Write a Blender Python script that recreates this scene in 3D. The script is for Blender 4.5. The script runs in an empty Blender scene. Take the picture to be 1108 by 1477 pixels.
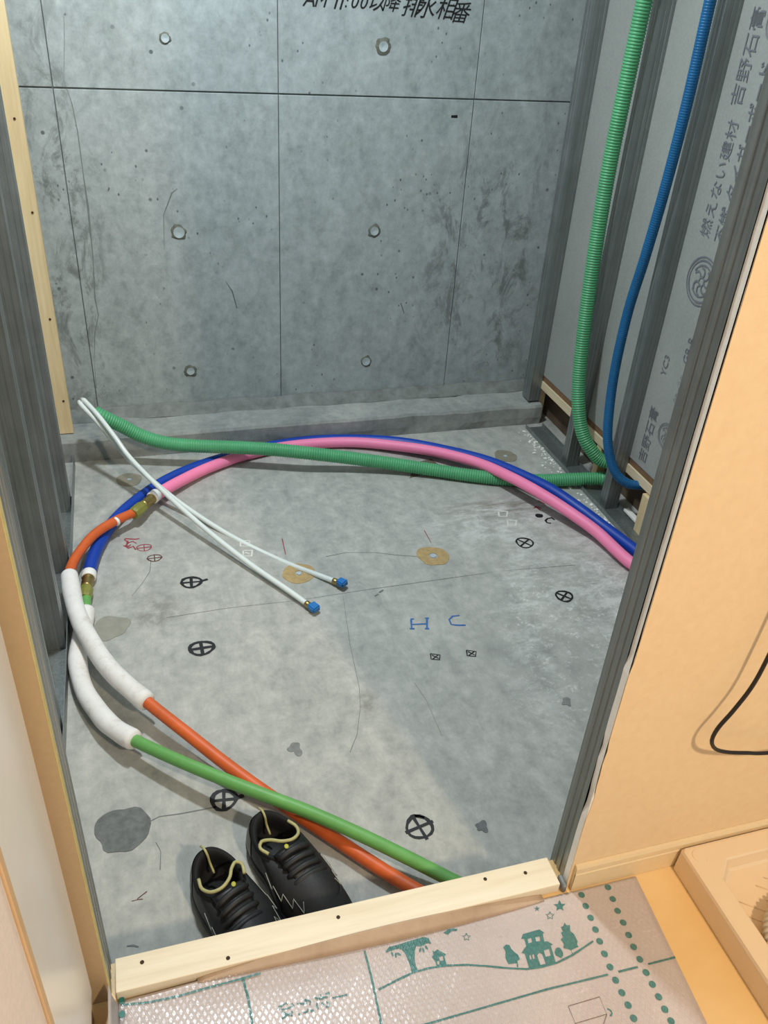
import bpy, bmesh, math, random
from mathutils import Vector, Matrix, noise
random.seed(7)
S = bpy.context.scene
COL = S.collection

# ------------------------------------------------------------------ camera
EYE = Vector((0.0, 0.0, 1.41))
YAW, PITCH, ROLL, FPX = 0.320171287, 0.575592489, 0.0701925611, 1206.451
_f = Vector((math.sin(YAW)*math.cos(PITCH), math.cos(YAW)*math.cos(PITCH), -math.sin(PITCH)))
_r0 = Vector((math.cos(YAW), -math.sin(YAW), 0)); _u0 = _r0.cross(_f)
_r = _r0*math.cos(ROLL) + _u0*math.sin(ROLL)
_u = -_r0*math.sin(ROLL) + _u0*math.cos(ROLL)
cd = bpy.data.cameras.new('camera'); cam = bpy.data.objects.new('camera', cd); COL.objects.link(cam)
cd.sensor_fit = 'VERTICAL'; cd.sensor_height = 36.0; cd.lens = FPX*36.0/1477.0; cd.clip_start = 0.02
cam.matrix_world = Matrix(((_r.x, _u.x, -_f.x, EYE.x), (_r.y, _u.y, -_f.y, EYE.y), (_r.z, _u.z, -_f.z, EYE.z), (0, 0, 0, 1)))
S.camera = cam

# ------------------------------------------------------------------ world, lamps, exposure
w = bpy.data.worlds.new('world'); S.world = w; w.use_nodes = True
w.node_tree.nodes['Background'].inputs[0].default_value = (0.86, 0.95, 1.0, 1)
w.node_tree.nodes['Background'].inputs[1].default_value = 0.43

def lamp(name, loc, target, size, energy, color):
    d = bpy.data.lights.new(name, 'AREA'); d.shape = 'DISK'; d.size = size; d.energy = energy; d.color = color
    o = bpy.data.objects.new(name, d); COL.objects.link(o); o.location = loc
    o.rotation_euler = (Vector(target)-Vector(loc)).to_track_quat('-Z', 'Y').to_euler()
    return o
lamp('work_lamp', (0.14, 1.86, 2.36), (0.22, 1.86, 0), 0.16, 35.0, (0.88, 0.97, 1.0))
lamp('hall_lamp', (0.95, -1.10, 2.45), (0.75, 0.2, 0.2), 0.16, 46.0, (1.0, 0.81, 0.58))

vs = S.view_settings
vs.view_transform = 'Standard'; vs.look = 'None'; vs.exposure = 0.0; vs.gamma = 1.0; vs.use_curve_mapping = False

# ------------------------------------------------------------------ helpers: points on the place's planes
def ray(x, y):
    return _r*((x-554.0)/FPX) + _u*((738.5-y)/FPX) + _f
def PZ(x, y, z=0.0):
    d = ray(x, y); return EYE + d*((z-EYE.z)/d.z)
def PX(x, y, X):
    d = ray(x, y); return EYE + d*(X/d.x)
def PY(x, y, Y):
    d = ray(x, y); return EYE + d*(Y/d.y)

def lin(c):
    return c/12.92 if c <= 0.04045 else ((c+0.055)/1.055)**2.4
def rgb(r, g, b):
    return (lin(r/255), lin(g/255), lin(b/255), 1)

# ------------------------------------------------------------------ helpers: materials
class NT:
    def __init__(s, name):
        s.m = bpy.data.materials.new(name); s.m.use_nodes = True
        s.t = s.m.node_tree; s.b = s.t.nodes['Principled BSDF']
        s.tc = s.t.nodes.new('ShaderNodeTexCoord')
    def lk(s, a, b): s.t.links.new(a, b)
    def n(s, kind, **kw):
        nd = s.t.nodes.new(kind)
        for k, v in kw.items(): setattr(nd, k, v)
        return nd
    def mapping(s, scale=(1, 1, 1), rot=(0, 0, 0), loc=(0, 0, 0)):
        mp = s.n('ShaderNodeMapping'); s.lk(s.tc.outputs['Object'], mp.inputs[0])
        mp.inputs['Scale'].default_value = scale; mp.inputs['Rotation'].default_value = rot; mp.inputs['Location'].default_value = loc
        return mp.outputs[0]
    def noise(s, scale, detail=6, rough=0.6, vec=None, dist=0.0):
        nd = s.n('ShaderNodeTexNoise'); nd.inputs['Scale'].default_value = scale
        nd.inputs['Detail'].default_value = detail; nd.inputs['Roughness'].default_value = rough; nd.inputs['Distortion'].default_value = dist
        s.lk(vec if vec is not None else s.tc.outputs['Object'], nd.inputs['Vector']); return nd.outputs[0]
    def ramp(s, src, stops):
        r = s.n('ShaderNodeValToRGB'); e = r.color_ramp.elements
        while len(e) < len(stops): e.new(0.5)
        for i, (p, c) in enumerate(stops):
            e[i].position = p; e[i].color = c if len(c) == 4 else (*c, 1)
        s.lk(src, r.inputs[0]); return r.outputs[0]
    def bw(s, src, a, b, lo=0.0, hi=1.0):
        return s.ramp(src, [(a, (lo, lo, lo, 1)), (b, (hi, hi, hi, 1))])
    def mix(s, fac, a, b, mode='MIX'):
        m = s.n('ShaderNodeMix', data_type='RGBA', blend_type=mode)
        for sock, v in ((m.inputs[0], fac), (m.inputs[6], a), (m.inputs[7], b)):
            if hasattr(v, 'is_output'): s.lk(v, sock)
            else: sock.default_value = v
        return m.outputs[2]
    def math(s, op, a, b=0.0):
        m = s.n('ShaderNodeMath', operation=op)
        for sock, v in ((m.inputs[0], a), (m.inputs[1], b)):
            if hasattr(v, 'is_output'): s.lk(v, sock)
            else: sock.default_value = v
        return m.outputs[0]
    def color(s, c):
        if hasattr(c, 'is_output'): s.lk(c, s.b.inputs['Base Color'])
        else: s.b.inputs['Base Color'].default_value = c
    def rough(s, v):
        if hasattr(v, 'is_output'): s.lk(v, s.b.inputs['Roughness'])
        else: s.b.inputs['Roughness'].default_value = v
    def metal(s, v): s.b.inputs['Metallic'].default_value = v
    def bump(s, h, strength=0.3, dist=0.002):
        b = s.n('ShaderNodeBump'); b.inputs['Strength'].default_value = strength; b.inputs['Distance'].default_value = dist
        s.lk(h, b.inputs['Height']); s.lk(b.outputs[0], s.b.inputs['Normal'])
    def blob(s, cx, cy, rx, ry, ax=(0, 1), ang=0.0):
        """soft mask 1 inside an ellipse in the plane of the two axes of object space"""
        sx = s.n('ShaderNodeSeparateXYZ'); s.lk(s.tc.outputs['Object'], sx.inputs[0])
        dx = s.math('SUBTRACT', sx.outputs[ax[0]], cx); dy = s.math('SUBTRACT', sx.outputs[ax[1]], cy)
        ca, sa = math.cos(ang), math.sin(ang)
        u = s.math('DIVIDE', s.math('ADD', s.math('MULTIPLY', dx, ca), s.math('MULTIPLY', dy, sa)), rx)
        v = s.math('DIVIDE', s.math('SUBTRACT', s.math('MULTIPLY', dy, ca), s.math('MULTIPLY', dx, sa)), ry)
        d = s.math('SQRT', s.math('ADD', s.math('MULTIPLY', u, u), s.math('MULTIPLY', v, v)))
        return s.bw(d, 0.35, 1.0, 1.0, 0.0)

M = {}
def plain(key, c, rough=0.5, metal=0.0, var=0.10, scale=30, bump=0.0, coat=0.0, spec=None):
    t = NT(key); nz = t.noise(scale)
    dk = (c[0]*(1-var), c[1]*(1-var), c[2]*(1-var), 1); lt = (min(1, c[0]*(1+var)), min(1, c[1]*(1+var)), min(1, c[2]*(1+var)), 1)
    t.color(t.ramp(nz, [(0.3, dk), (0.7, lt)])); t.rough(rough); t.metal(metal)
    if bump: t.bump(nz, bump, 0.001)
    if coat: t.b.inputs['Coat Weight'].default_value = coat
    if spec is not None: t.b.inputs['Specular IOR Level'].default_value = spec
    M[key] = t.m; return t.m

def mat_floor():
    t = NT('floor_concrete')
    big = t.noise(1.7, 7, 0.62); fine = t.noise(28, 8, 0.7)
    st = t.noise(2.2, 8, 0.65, t.mapping((5.0, 0.9, 1), (0, 0, 0.22)))
    c = t.ramp(big, [(0.30, rgb(150, 152, 148)), (0.5, rgb(170, 171, 165)), (0.72, rgb(188, 187, 180))])
    c = t.mix(0.62, c, t.ramp(st, [(0.32, rgb(140, 143, 140)), (0.52, rgb(172, 172, 167)), (0.70, rgb(196, 194, 186))]))
    c = t.mix(0.46, c, t.ramp(fine, [(0.34, rgb(122, 126, 125)), (0.5, rgb(172, 173, 168)), (0.66, rgb(208, 208, 202))]))
    mid = t.noise(9, 9, 0.78, t.mapping((1.6, 0.8, 1), (0, 0, 0.2)), 0.4)
    c = t.mix(0.38, c, t.ramp(mid, [(0.34, rgb(126, 129, 127)), (0.50, rgb(168, 169, 164)), (0.66, rgb(206, 204, 197))]))
    # grimy flecks
    fl = t.bw(t.noise(75, 5, 0.75), 0.27, 0.34, 0.75, 0.0)
    c = t.mix(t.math('MULTIPLY', fl, 0.6), c, rgb(74, 78, 76))
    # pale laitance scuffs along the right side, swept along x
    sc = t.noise(11, 10, 0.80, t.mapping((1.0, 1.7, 1), (0, 0, -0.25)), 0.3)
    reg = t.math('ADD', t.blob(1.28, 1.55, 0.36, 0.55), t.math('MULTIPLY', t.blob(0.98, 1.95, 0.30, 0.20), 1.0))
    reg = t.math('ADD', reg, t.math('MULTIPLY', t.blob(0.90, 1.45, 0.10, 0.52, ang=-0.35), 0.9))
    ms = t.math('MULTIPLY', t.bw(sc, 0.46, 0.60), t.math('MINIMUM', reg, 1.0))
    c = t.mix(t.math('MULTIPLY', ms, 0.8), c, rgb(212, 213, 210))
    sp = t.math('MULTIPLY', t.bw(t.noise(40, 6, 0.8), 0.55, 0.62), t.math('MINIMUM', t.math('ADD', t.blob(0.92, 1.42, 0.16, 0.45, ang=-0.3), t.blob(1.25, 1.4, 0.3, 0.5)), 1.0))
    c = t.mix(t.math('MULTIPLY', sp, 0.8), c, rgb(222, 222, 220))
    # brown smear by the right corner, dark patch in the middle
    br = t.math('MULTIPLY', t.blob(1.06, 2.02, 0.26, 0.07, ang=-0.05), t.bw(t.noise(12, 6, 0.7, t.mapping((1, 4, 1))), 0.42, 0.62))
    c = t.mix(t.math('MULTIPLY', br, 0.75), c, rgb(118, 110, 97))
    dp = t.math('MULTIPLY', t.blob(0.86, 1.33, 0.17, 0.19), t.bw(t.noise(14, 7, 0.7), 0.40, 0.62))
    c = t.mix(t.math('MULTIPLY', dp, 0.55), c, rgb(108, 113, 113))
    for (cx, cy, r) in ((-0.02, 1.72, 0.10), (0.42, 1.30, 0.05)):
        d2 = t.math('MULTIPLY', t.blob(cx, cy, r, r), t.bw(t.noise(22, 7, 0.7), 0.42, 0.60))
        c = t.mix(t.math('MULTIPLY', d2, 0.6), c, rgb(112, 111, 102))
    t.color(c); t.rough(t.bw(fine, 0.3, 0.7, 0.55, 0.8)); t.bump(fine, 0.25, 0.0015)
    M['floor'] = t.m
mat_floor()

def mat_wall():
    t = NT('wall_concrete')
    big = t.noise(1.6, 6, 0.6); fine = t.noise(34, 7, 0.7)
    st = t.noise(3.0, 8, 0.7, t.mapping((3.4, 1, 0.55)))
    c = t.ramp(big, [(0.30, rgb(146, 156, 157)), (0.7, rgb(172, 181, 181))])
    c = t.mix(0.45, c, t.ramp(st, [(0.32, rgb(132, 142, 142)), (0.68, rgb(182, 191, 191))]))
    c = t.mix(0.42, c, t.ramp(fine, [(0.34, rgb(112, 122, 124)), (0.66, rgb(196, 205, 206))]))
    mid = t.noise(11, 8, 0.75, t.mapping((1.5, 1, 0.9)), 0.5)
    c = t.mix(0.32, c, t.ramp(mid, [(0.35, rgb(122, 131, 130)), (0.5, rgb(164, 173, 176)), (0.66, rgb(194, 202, 204))]))
    # slurry stains near the side joints
    sl = t.noise(7, 9, 0.78, t.mapping((1.6, 1, 0.8)), 0.6)
    reg = t.math('ADD', t.blob(-0.17, 0.65, 0.16, 0.95, (0, 2)), t.math('ADD', t.blob(1.12, 0.60, 0.22, 0.62, (0, 2)), t.blob(1.30, 0.55, 0.14, 0.6, (0, 2))))
    ms = t.math('MULTIPLY', t.bw(sl, 0.50, 0.60), t.math('MINIMUM', reg, 1.0))
    c = t.mix(t.math('MULTIPLY', ms, 0.72), c, rgb(96, 103, 99))
    # air pockets
    v = t.n('ShaderNodeTexVoronoi', feature='F1'); v.inputs['Scale'].default_value = 17.0; v.inputs['Randomness'].default_value = 1.0
    t.lk(t.tc.outputs['Object'], v.inputs['Vector'])
    hole = t.bw(v.outputs['Distance'], 0.07, 0.11, 1.0, 0.0)
    pick = t.bw(t.noise(6.0, 3, 0.6), 0.52, 0.58)
    v2 = t.n('ShaderNodeTexVoronoi', feature='F1'); v2.inputs['Scale'].default_value = 40.0; t.lk(t.mapping((1, 1, 0.7), (0, 0, 0), (3.3, 1.2, 0.4)), v2.inputs['Vector'])
    hole2 = t.math('MULTIPLY', t.bw(v2.outputs['Distance'], 0.08, 0.14, 1.0, 0.0), t.bw(t.noise(4.0, 3, 0.6, t.mapping((1, 1, 1), (0, 0, 0), (7, 3, 1))), 0.50, 0.58))
    h2 = t.math('MAXIMUM', t.math('MULTIPLY', hole, pick), hole2)
    c = t.mix(t.math('MULTIPLY', h2, 0.8), c, rgb(66, 74, 74))
    t.color(c); t.rough(t.bw(st, 0.3, 0.7, 0.5, 0.75)); t.bump(t.math('SUBTRACT', fine, h2), 0.3, 0.0015)
    M['wall'] = t.m
mat_wall()

def mat_kerb():
    t = NT('kerb_concrete'); a = t.noise(5, 8, 0.7); b = t.noise(30, 7, 0.75)
    c = t.ramp(a, [(0.32, rgb(112, 119, 119)), (0.52, rgb(146, 150, 147)), (0.7, rgb(178, 180, 175))])
    c = t.mix(0.35, c, t.ramp(b, [(0.3, rgb(92, 99, 98)), (0.7, rgb(186, 187, 182))]))
    t.color(c); t.rough(0.7); t.bump(b, 0.5, 0.003); M['kerb'] = t.m
mat_kerb()
plain('mortar', rgb(118, 122, 119), 0.8, var=0.3, scale=25, bump=0.5)
plain('seam', rgb(98, 106, 105), 0.8, var=0.25, scale=20)

def mat_steel():
    t = NT('galvanised_steel')
    a = t.noise(14, 5, 0.6, t.mapping((9, 9, 0.12))); b = t.noise(9, 7, 0.7)
    c = t.ramp(a, [(0.3, rgb(128, 133, 133)), (0.5, rgb(144, 150, 150)), (0.72, rgb(164, 170, 170))])
    c = t.mix(0.3, c, t.ramp(b, [(0.3, rgb(112, 116, 112)), (0.7, rgb(170, 176, 176))]))
    sp = t.bw(t.noise(90, 3, 0.6), 0.74, 0.78)
    c = t.mix(t.math('MULTIPLY', sp, 0.6), c, rgb(225, 225, 220))
    t.color(c); t.metal(0.72); t.rough(t.bw(b, 0.3, 0.7, 0.34, 0.52)); M['steel'] = t.m
mat_steel()

def mat_paper():
    t = NT('board_paper'); a = t.noise(4, 5, 0.6); b = t.noise(140, 3, 0.6)
    c = t.mix(0.3, t.ramp(a, [(0.3, rgb(143, 147, 144)), (0.7, rgb(157, 161, 158))]), t.ramp(b, [(0.3, rgb(136, 140, 137)), (0.7, rgb(168, 172, 168))]))
    t.color(c); t.rough(0.75); M['paper'] = t.m
mat_paper()

def mat_wood(key, cols, sc=1.0, along=0, rough=0.55, knots=False):
    t = NT(key); s = [26*sc]*3; s[along] = 1.6*sc
    g = t.noise(1.0, 6, 0.62, t.mapping(tuple(s)), 0.35); f = t.noise(4.5, 4, 0.6, t.mapping(tuple(s)))
    c = t.ramp(g, [(0.28, cols[0]), (0.5, cols[1]), (0.74, cols[2])])
    c = t.mix(0.3, c, t.ramp(f, [(0.3, cols[0]), (0.7, cols[2])]))
    t.color(c); t.rough(rough); t.bump(f, 0.12, 0.0006); M[key] = t.m
mat_wood('pine', (rgb(216, 198, 166), rgb(232, 217, 188), rgb(243, 232, 208)), 1.0, 0)
mat_wood('pine_up', (rgb(206, 180, 134), rgb(226, 204, 160), rgb(240, 222, 184)), 1.0, 2)
mat_wood('pine_deep', (rgb(198, 178, 140), rgb(220, 204, 170), rgb(234, 222, 194)), 1.0, 1)
plain('brownwood', rgb(120, 92, 66), 0.75, var=0.25, scale=40)
plain('hole', rgb(60, 42, 28), 0.9, var=0.2)

def mat_ply():
    t = NT('hall_floor'); a = t.noise(3.0, 5, 0.55, t.mapping((1, 2.4, 1))); b = t.noise(60, 4, 0.6)
    c = t.ramp(a, [(0.3, rgb(226, 184, 120)), (0.7, rgb(238, 203, 146))])
    sp = t.bw(b, 0.72, 0.76); c = t.mix(t.math('MULTIPLY', sp, 0.6), c, rgb(140, 104, 60))
    t.color(c); t.rough(0.32); M['ply'] = t.m
mat_ply()

def mat_paint():
    t = NT('wallpaper'); a = t.noise(240, 3, 0.6); b = t.noise(70, 4, 0.6)
    t.color(t.ramp(b, [(0.3, rgb(229, 199, 156)), (0.7, rgb(234, 206, 164))])); t.rough(0.55)
    t.bump(t.math('ADD', a, b), 0.22, 0.0012); M['paint'] = t.m
mat_paint()
plain('paint_tan', rgb(188, 160, 122), 0.6, var=0.04, scale=120, bump=0.1)
plain('cream', rgb(240, 234, 224), 0.28, var=0.02, scale=20)
plain('pinkpaper', rgb(238, 222, 208), 0.7, var=0.05, scale=160, bump=0.3)
plain('casing', rgb(216, 178, 132), 0.5, var=0.05)
plain('basebd', rgb(228, 204, 162), 0.42, var=0.03, scale=60)
plain('gypsum', rgb(238, 236, 230), 0.9, var=0.05, scale=60, bump=0.3)
plain('gypsum_yellow', rgb(206, 190, 128), 0.9, var=0.08, scale=60)

def mat_card():
    t = NT('cardboard'); a = t.noise(5, 5, 0.6); f = t.noise(55, 7, 0.8, t.mapping((1, 2.2, 1), (0, 0, 0.5)), 1.5)
    c = t.ramp(a, [(0.3, rgb(186, 172, 166)), (0.7, rgb(200, 186, 179))])
    c = t.mix(t.math('MULTIPLY', t.bw(f, 0.56, 0.68), 0.6), c, rgb(226, 214, 207))
    c = t.mix(t.math('MULTIPLY', t.bw(f, 0.32, 0.44, 1, 0), 0.35), c, rgb(160, 138, 124))
    t.color(c); t.rough(0.42); M['card'] = t.m
    t = NT('kraft'); a = t.noise(20, 6, 0.7)
    t.color(t.ramp(a, [(0.3, rgb(172, 146, 120)), (0.7, rgb(190, 164, 138))])); t.rough(0.7); M['kraft'] = t.m
mat_card()

def mat_film():
    """clear quilted film lying over the printed sheet"""
    t = NT('quilted_film')
    def wave(rot):
        wv = t.n('ShaderNodeTexWave', wave_type='BANDS', bands_direction='X'); wv.inputs['Scale'].default_value = 40.0
        wv.inputs['Distortion'].default_value = 0.6; wv.inputs['Detail'].default_value = 2
        t.lk(t.mapping((1, 1, 1), (0, 0, rot)), wv.inputs['Vector']); return wv.outputs[1]
    h = t.math('MINIMUM', t.bw(wave(0.62), 0.0, 0.35), t.bw(wave(-0.50), 0.0, 0.35))
    h = t.math('ADD', h, t.math('MULTIPLY', t.noise(30, 4, 0.6), 0.8))
    gl = t.n('ShaderNodeBsdfGlossy'); gl.inputs['Roughness'].default_value = 0.30; gl.inputs['Color'].default_value = (0.95, 0.95, 1.0, 1)
    tr = t.n('ShaderNodeBsdfTransparent'); mx = t.n('ShaderNodeMixShader'); mx.inputs[0].default_value = 0.11
    t.lk(tr.outputs[0], mx.inputs[1]); t.lk(gl.outputs[0], mx.inputs[2])
    t.lk(mx.outputs[0], t.t.nodes['Material Output'].inputs['Surface'])
    b_ = t.n('ShaderNodeBump'); b_.inputs['Strength'].default_value = 0.6; b_.inputs['Distance'].default_value = 0.004
    t.lk(h, b_.inputs['Height']); t.lk(b_.outputs[0], gl.inputs['Normal']); M['film'] = t.m
mat_film()

plain('ink_black', rgb(20, 22, 24), 0.6, var=0.2, scale=90)
plain('ink_red', rgb(150, 62, 74), 0.7, var=0.2, scale=90)
plain('ink_brown', rgb(92, 56, 52), 0.7, var=0.2, scale=90)
plain('ink_blue', rgb(58, 104, 166), 0.6, var=0.2, scale=90)
plain('ink_teal', rgb(36, 112, 104), 0.5, var=0.12, scale=90)
plain('ink_line', rgb(104, 84, 72), 0.6, var=0.1)
plain('ink_violet', rgb(108, 111, 119), 0.75, var=0.12, scale=120)
plain('ink_faint', rgb(128, 131, 133), 0.75, var=0.08, scale=120)
plain('pencil', rgb(112, 116, 115), 0.8, var=0.2, scale=90)
plain('chalk', rgb(216, 216, 210), 0.85, var=0.1, scale=90)
plain('glue', rgb(176, 150, 104), 0.7, var=0.16, scale=70, bump=0.3)
plain('putty', rgb(104, 108, 107), 0.75, var=0.28, scale=60, bump=0.2)
plain('oldglue', rgb(138, 132, 116), 0.75, var=0.14, scale=50)
plain('faintputty', rgb(124, 127, 125), 0.75, var=0.2, scale=60)
plain('faintpatch', rgb(146, 144, 134), 0.75, var=0.1, scale=40)
plain('rust', rgb(104, 96, 86), 0.8, var=0.25, scale=60)
plain('stain', rgb(118, 126, 123), 0.8, var=0.15, scale=40)
plain('plug', rgb(176, 188, 192), 0.55, var=0.14, scale=60, bump=0.3)
plain('plug_ring', rgb(104, 106, 96), 0.85, var=0.3, scale=80, bump=0.4)

plain('green_sheath', rgb(84, 166, 116), 0.42, var=0.10, scale=14)
plain('blue_sheath', rgb(2, 90, 142), 0.42, var=0.12, scale=18)
plain('pink_foam', rgb(254, 138, 182), 0.50, var=0.05, scale=12, bump=0.1)
plain('blue_foam', rgb(6, 62, 168), 0.45, var=0.08, scale=12)
plain('orange_pipe', rgb(210, 96, 42), 0.48, var=0.12, scale=25)
plain('green_pipe', rgb(104, 166, 88), 0.48, var=0.10, scale=25)
def mat_foam():
    t = NT('white_foam'); a = t.noise(10, 7, 0.7)
    d = t.bw(t.noise(18, 8, 0.8), 0.52, 0.70)
    c = t.mix(t.math('MULTIPLY', d, 0.5), t.ramp(a, [(0.3, rgb(224, 219, 214)), (0.7, rgb(240, 238, 236))]), rgb(176, 158, 132))
    t.color(c); t.rough(0.65); t.bump(a, 0.25, 0.003); M['foam'] = t.m
mat_foam()
plain('pex', rgb(222, 230, 228), 0.28, var=0.04, scale=10)
plain('brass', rgb(176, 152, 96), 0.32, metal=0.9, var=0.15, scale=40)
plain('olive', rgb(132, 132, 62), 0.40, var=0.14, scale=40)
plain('white_plastic', rgb(240, 240, 238), 0.4, var=0.02)
plain('blue_tape', rgb(34, 116, 188), 0.42, var=0.16, scale=40)
plain('shoe_black', rgb(26, 26, 27), 0.55, var=0.25, scale=160, bump=0.3)
plain('shoe_mesh', rgb(34, 34, 36), 0.7, var=0.35, scale=420, bump=0.5)
plain('shoe_sole', rgb(20, 20, 21), 0.6, var=0.2)
plain('shoe_lining', rgb(12, 12, 13), 0.8, var=0.2)
plain('shoe_gloss', rgb(24, 24, 26), 0.34, var=0.2, scale=60)
plain('shoe_cord', rgb(176, 170, 118), 0.6, var=0.12, scale=120)
plain('shoe_piping', rgb(150, 152, 142), 0.5, var=0.15, scale=120)
plain('shoe_yellow', rgb(176, 172, 52), 0.5, var=0.1)
plain('shoe_grey', rgb(78, 78, 80), 0.5, var=0.1)
plain('pan', rgb(233, 208, 172), 0.33, var=0.02, scale=15)
plain('hose', rgb(214, 206, 186), 0.4, var=0.05)
plain('cord', rgb(18, 16, 17), 0.4, var=0.1)
plain('dark_void', rgb(92, 76, 62), 0.9, var=0.3, scale=12)
plain('backwall', rgb(120, 120, 116), 0.9, var=0.2, scale=5)
plain('pale_sheet', rgb(206, 216, 218), 0.35, var=0.03)

# ------------------------------------------------------------------ helpers: meshes
def link(name, me, mat, parent=None):
    o = bpy.data.objects.new(name, me); COL.objects.link(o)
    if mat is not None and not me.materials: me.materials.append(M[mat] if isinstance(mat, str) else mat)
    if parent is not None:
        o.parent = parent; o.matrix_parent_inverse = wmat(parent).inverted()
    return o
def wmat(o):
    m = o.matrix_basis.copy()
    return (wmat(o.parent) @ o.matrix_parent_inverse @ m) if o.parent else m
def empty(name, loc=(0, 0, 0)):
    o = bpy.data.objects.new(name, None); COL.objects.link(o); o.location = loc; o.empty_display_size = 0.05; return o
def tag(o, label, cat, group=None):
    o['label'] = label; o['category'] = cat
    if group: o['group'] = group
    return o
def struct(o, label, cat='structure'):
    o['kind'] = 'structure'; o['label'] = label; o['category'] = cat; return o
def pyd(name, v, f, mat, parent=None, smooth=False):
    me = bpy.data.meshes.new(name); me.from_pydata([tuple(p) for p in v], [], f); me.update()
    if smooth:
        for p in me.polygons: p.use_smooth = True
    return link(name, me, mat, parent)
def bm_obj(name, bm, mat, parent=None, smooth=False):
    me = bpy.data.meshes.new(name); bmesh.ops.recalc_face_normals(bm, faces=bm.faces); bm.to_mesh(me); bm.free()
    if smooth:
        for p in me.polygons: p.use_smooth = True
    return link(name, me, mat, parent)
def box_bm(bm, x0, x1, y0, y1, z0, z1):
    vs_ = [bm.verts.new(p) for p in ((x0, y0, z0), (x1, y0, z0), (x1, y1, z0), (x0, y1, z0), (x0, y0, z1), (x1, y0, z1), (x1, y1, z1), (x0, y1, z1))]
    fs = [bm.faces.new([vs_[i] for i in q]) for q in ((3, 2, 1, 0), (4, 5, 6, 7), (0, 1, 5, 4), (1, 2, 6, 5), (2, 3, 7, 6), (3, 0, 4, 7))]
    return vs_, fs
def box(name, x0, x1, y0, y1, z0, z1, mat, parent=None, bev=0.0, seg=1):
    bm = bmesh.new(); box_bm(bm, x0, x1, y0, y1, z0, z1)
    if bev: bmesh.ops.bevel(bm, geom=bm.edges[:], offset=bev, segments=seg, affect='EDGES', profile=0.5)
    return bm_obj(name, bm, mat, parent)
def extrude_poly(name, pts2, to3, depth, mat, parent=None):
    """closed outline (list of 2D), to3(u,v,d) -> point"""
    n = len(pts2)
    bm = bmesh.new()
    a = [bm.verts.new(to3(u, v, 0)) for u, v in pts2]; b = [bm.verts.new(to3(u, v, depth)) for u, v in pts2]
    bm.faces.new(a); bm.faces.new(list(reversed(b)))
    for i in range(n): bm.faces.new((a[i], a[(i+1) % n], b[(i+1) % n], b[i]))
    bmesh.ops.triangulate(bm, faces=[f for f in bm.faces if len(f.verts) > 4])
    return bm_obj(name, bm, mat, parent)
def spline(pts, step=0.012):
    """Catmull-Rom through the points (centripetal-ish), evenly resampled"""
    P = [Vector(p) for p in pts]; P = [P[0]*2-P[1]] + P + [P[-1]*2-P[-2]]
    out = []
    for i in range(1, len(P)-2):
        p0, p1, p2, p3 = P[i-1:i+3]; k = max(4, int((p2-p1).length/0.004))
        for j in range(k):
            t = j/k
            out.append(0.5*((2*p1) + (p2-p0)*t + (2*p0-5*p1+4*p2-p3)*t*t + (3*p1-p0-3*p2+p3)*t**3))
    out.append(P[-2])
    res = [out[0]]; acc = 0.0
    for a, b in zip(out, out[1:]):
        acc += (b-a).length
        if acc >= step: res.append(b); acc = 0.0
    if (res[-1]-out[-1]).length > step*0.3: res.append(out[-1])
    else: res[-1] = out[-1]
    return res
def tube(name, path, rad, mat, parent=None, sides=16, cap=True, smooth=True, bore=0.0):
    """path: list of Vector, rad: number or function(i, n, s)"""
    n = len(path); v = []; f = []
    t0 = (path[1]-path[0]).normalized(); up = Vector((0, 0, 1))
    if abs(t0.dot(up)) > 0.9: up = Vector((0, 1, 0))
    nrm = (up - t0*up.dot(t0)).normalized(); s = 0.0
    for i in range(n):
        a = path[max(0, i-1)]; b = path[min(n-1, i+1)]; t = (b-a).normalized()
        nrm = (nrm - t*nrm.dot(t)).normalized(); bi = t.cross(nrm)
        if i: s += (path[i]-path[i-1]).length
        r = rad(i, n, s) if callable(rad) else rad
        for k in range(sides):
            an = 2*math.pi*k/sides; v.append(path[i] + (nrm*math.cos(an)+bi*math.sin(an))*r)
    for i in range(n-1):
        for k in range(sides):
            k2 = (k+1) % sides
            f.append((i*sides+k, i*sides+k2, (i+1)*sides+k2, (i+1)*sides+k))
    if cap:
        f.append(tuple(reversed(range(sides)))); f.append(tuple((n-1)*sides+k for k in range(sides)))
    o = pyd(name, v, f, mat, parent, smooth)
    return o
def corrugated(name, pts, r, mat, parent=None, pitch=0.008, depth=0.0022, sides=18):
    path = spline(pts, 0.003); s = [0.0]
    for a, b in zip(path, path[1:]): s.append(s[-1]+(b-a).length)
    st = []; k = 0; n = int(s[-1]/pitch)
    for i in range(n):
        for u, d_ in ((0.04, depth), (0.16, 0.12*depth), (0.30, 0.0), (0.50, 0.0), (0.64, 0.12*depth), (0.76, depth)): st.append(((i+u)*pitch, r-d_))
    out = []; rr = []; j = 0
    for d_, q in st:
        while j < len(s)-2 and s[j+1] < d_: j += 1
        t = (d_-s[j])/max(1e-6, s[j+1]-s[j]); out.append(path[j].lerp(path[j+1], min(1, t))); rr.append(q)
    return tube(name, out, lambda i, n_, ss: rr[i], mat, parent, sides)
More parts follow.
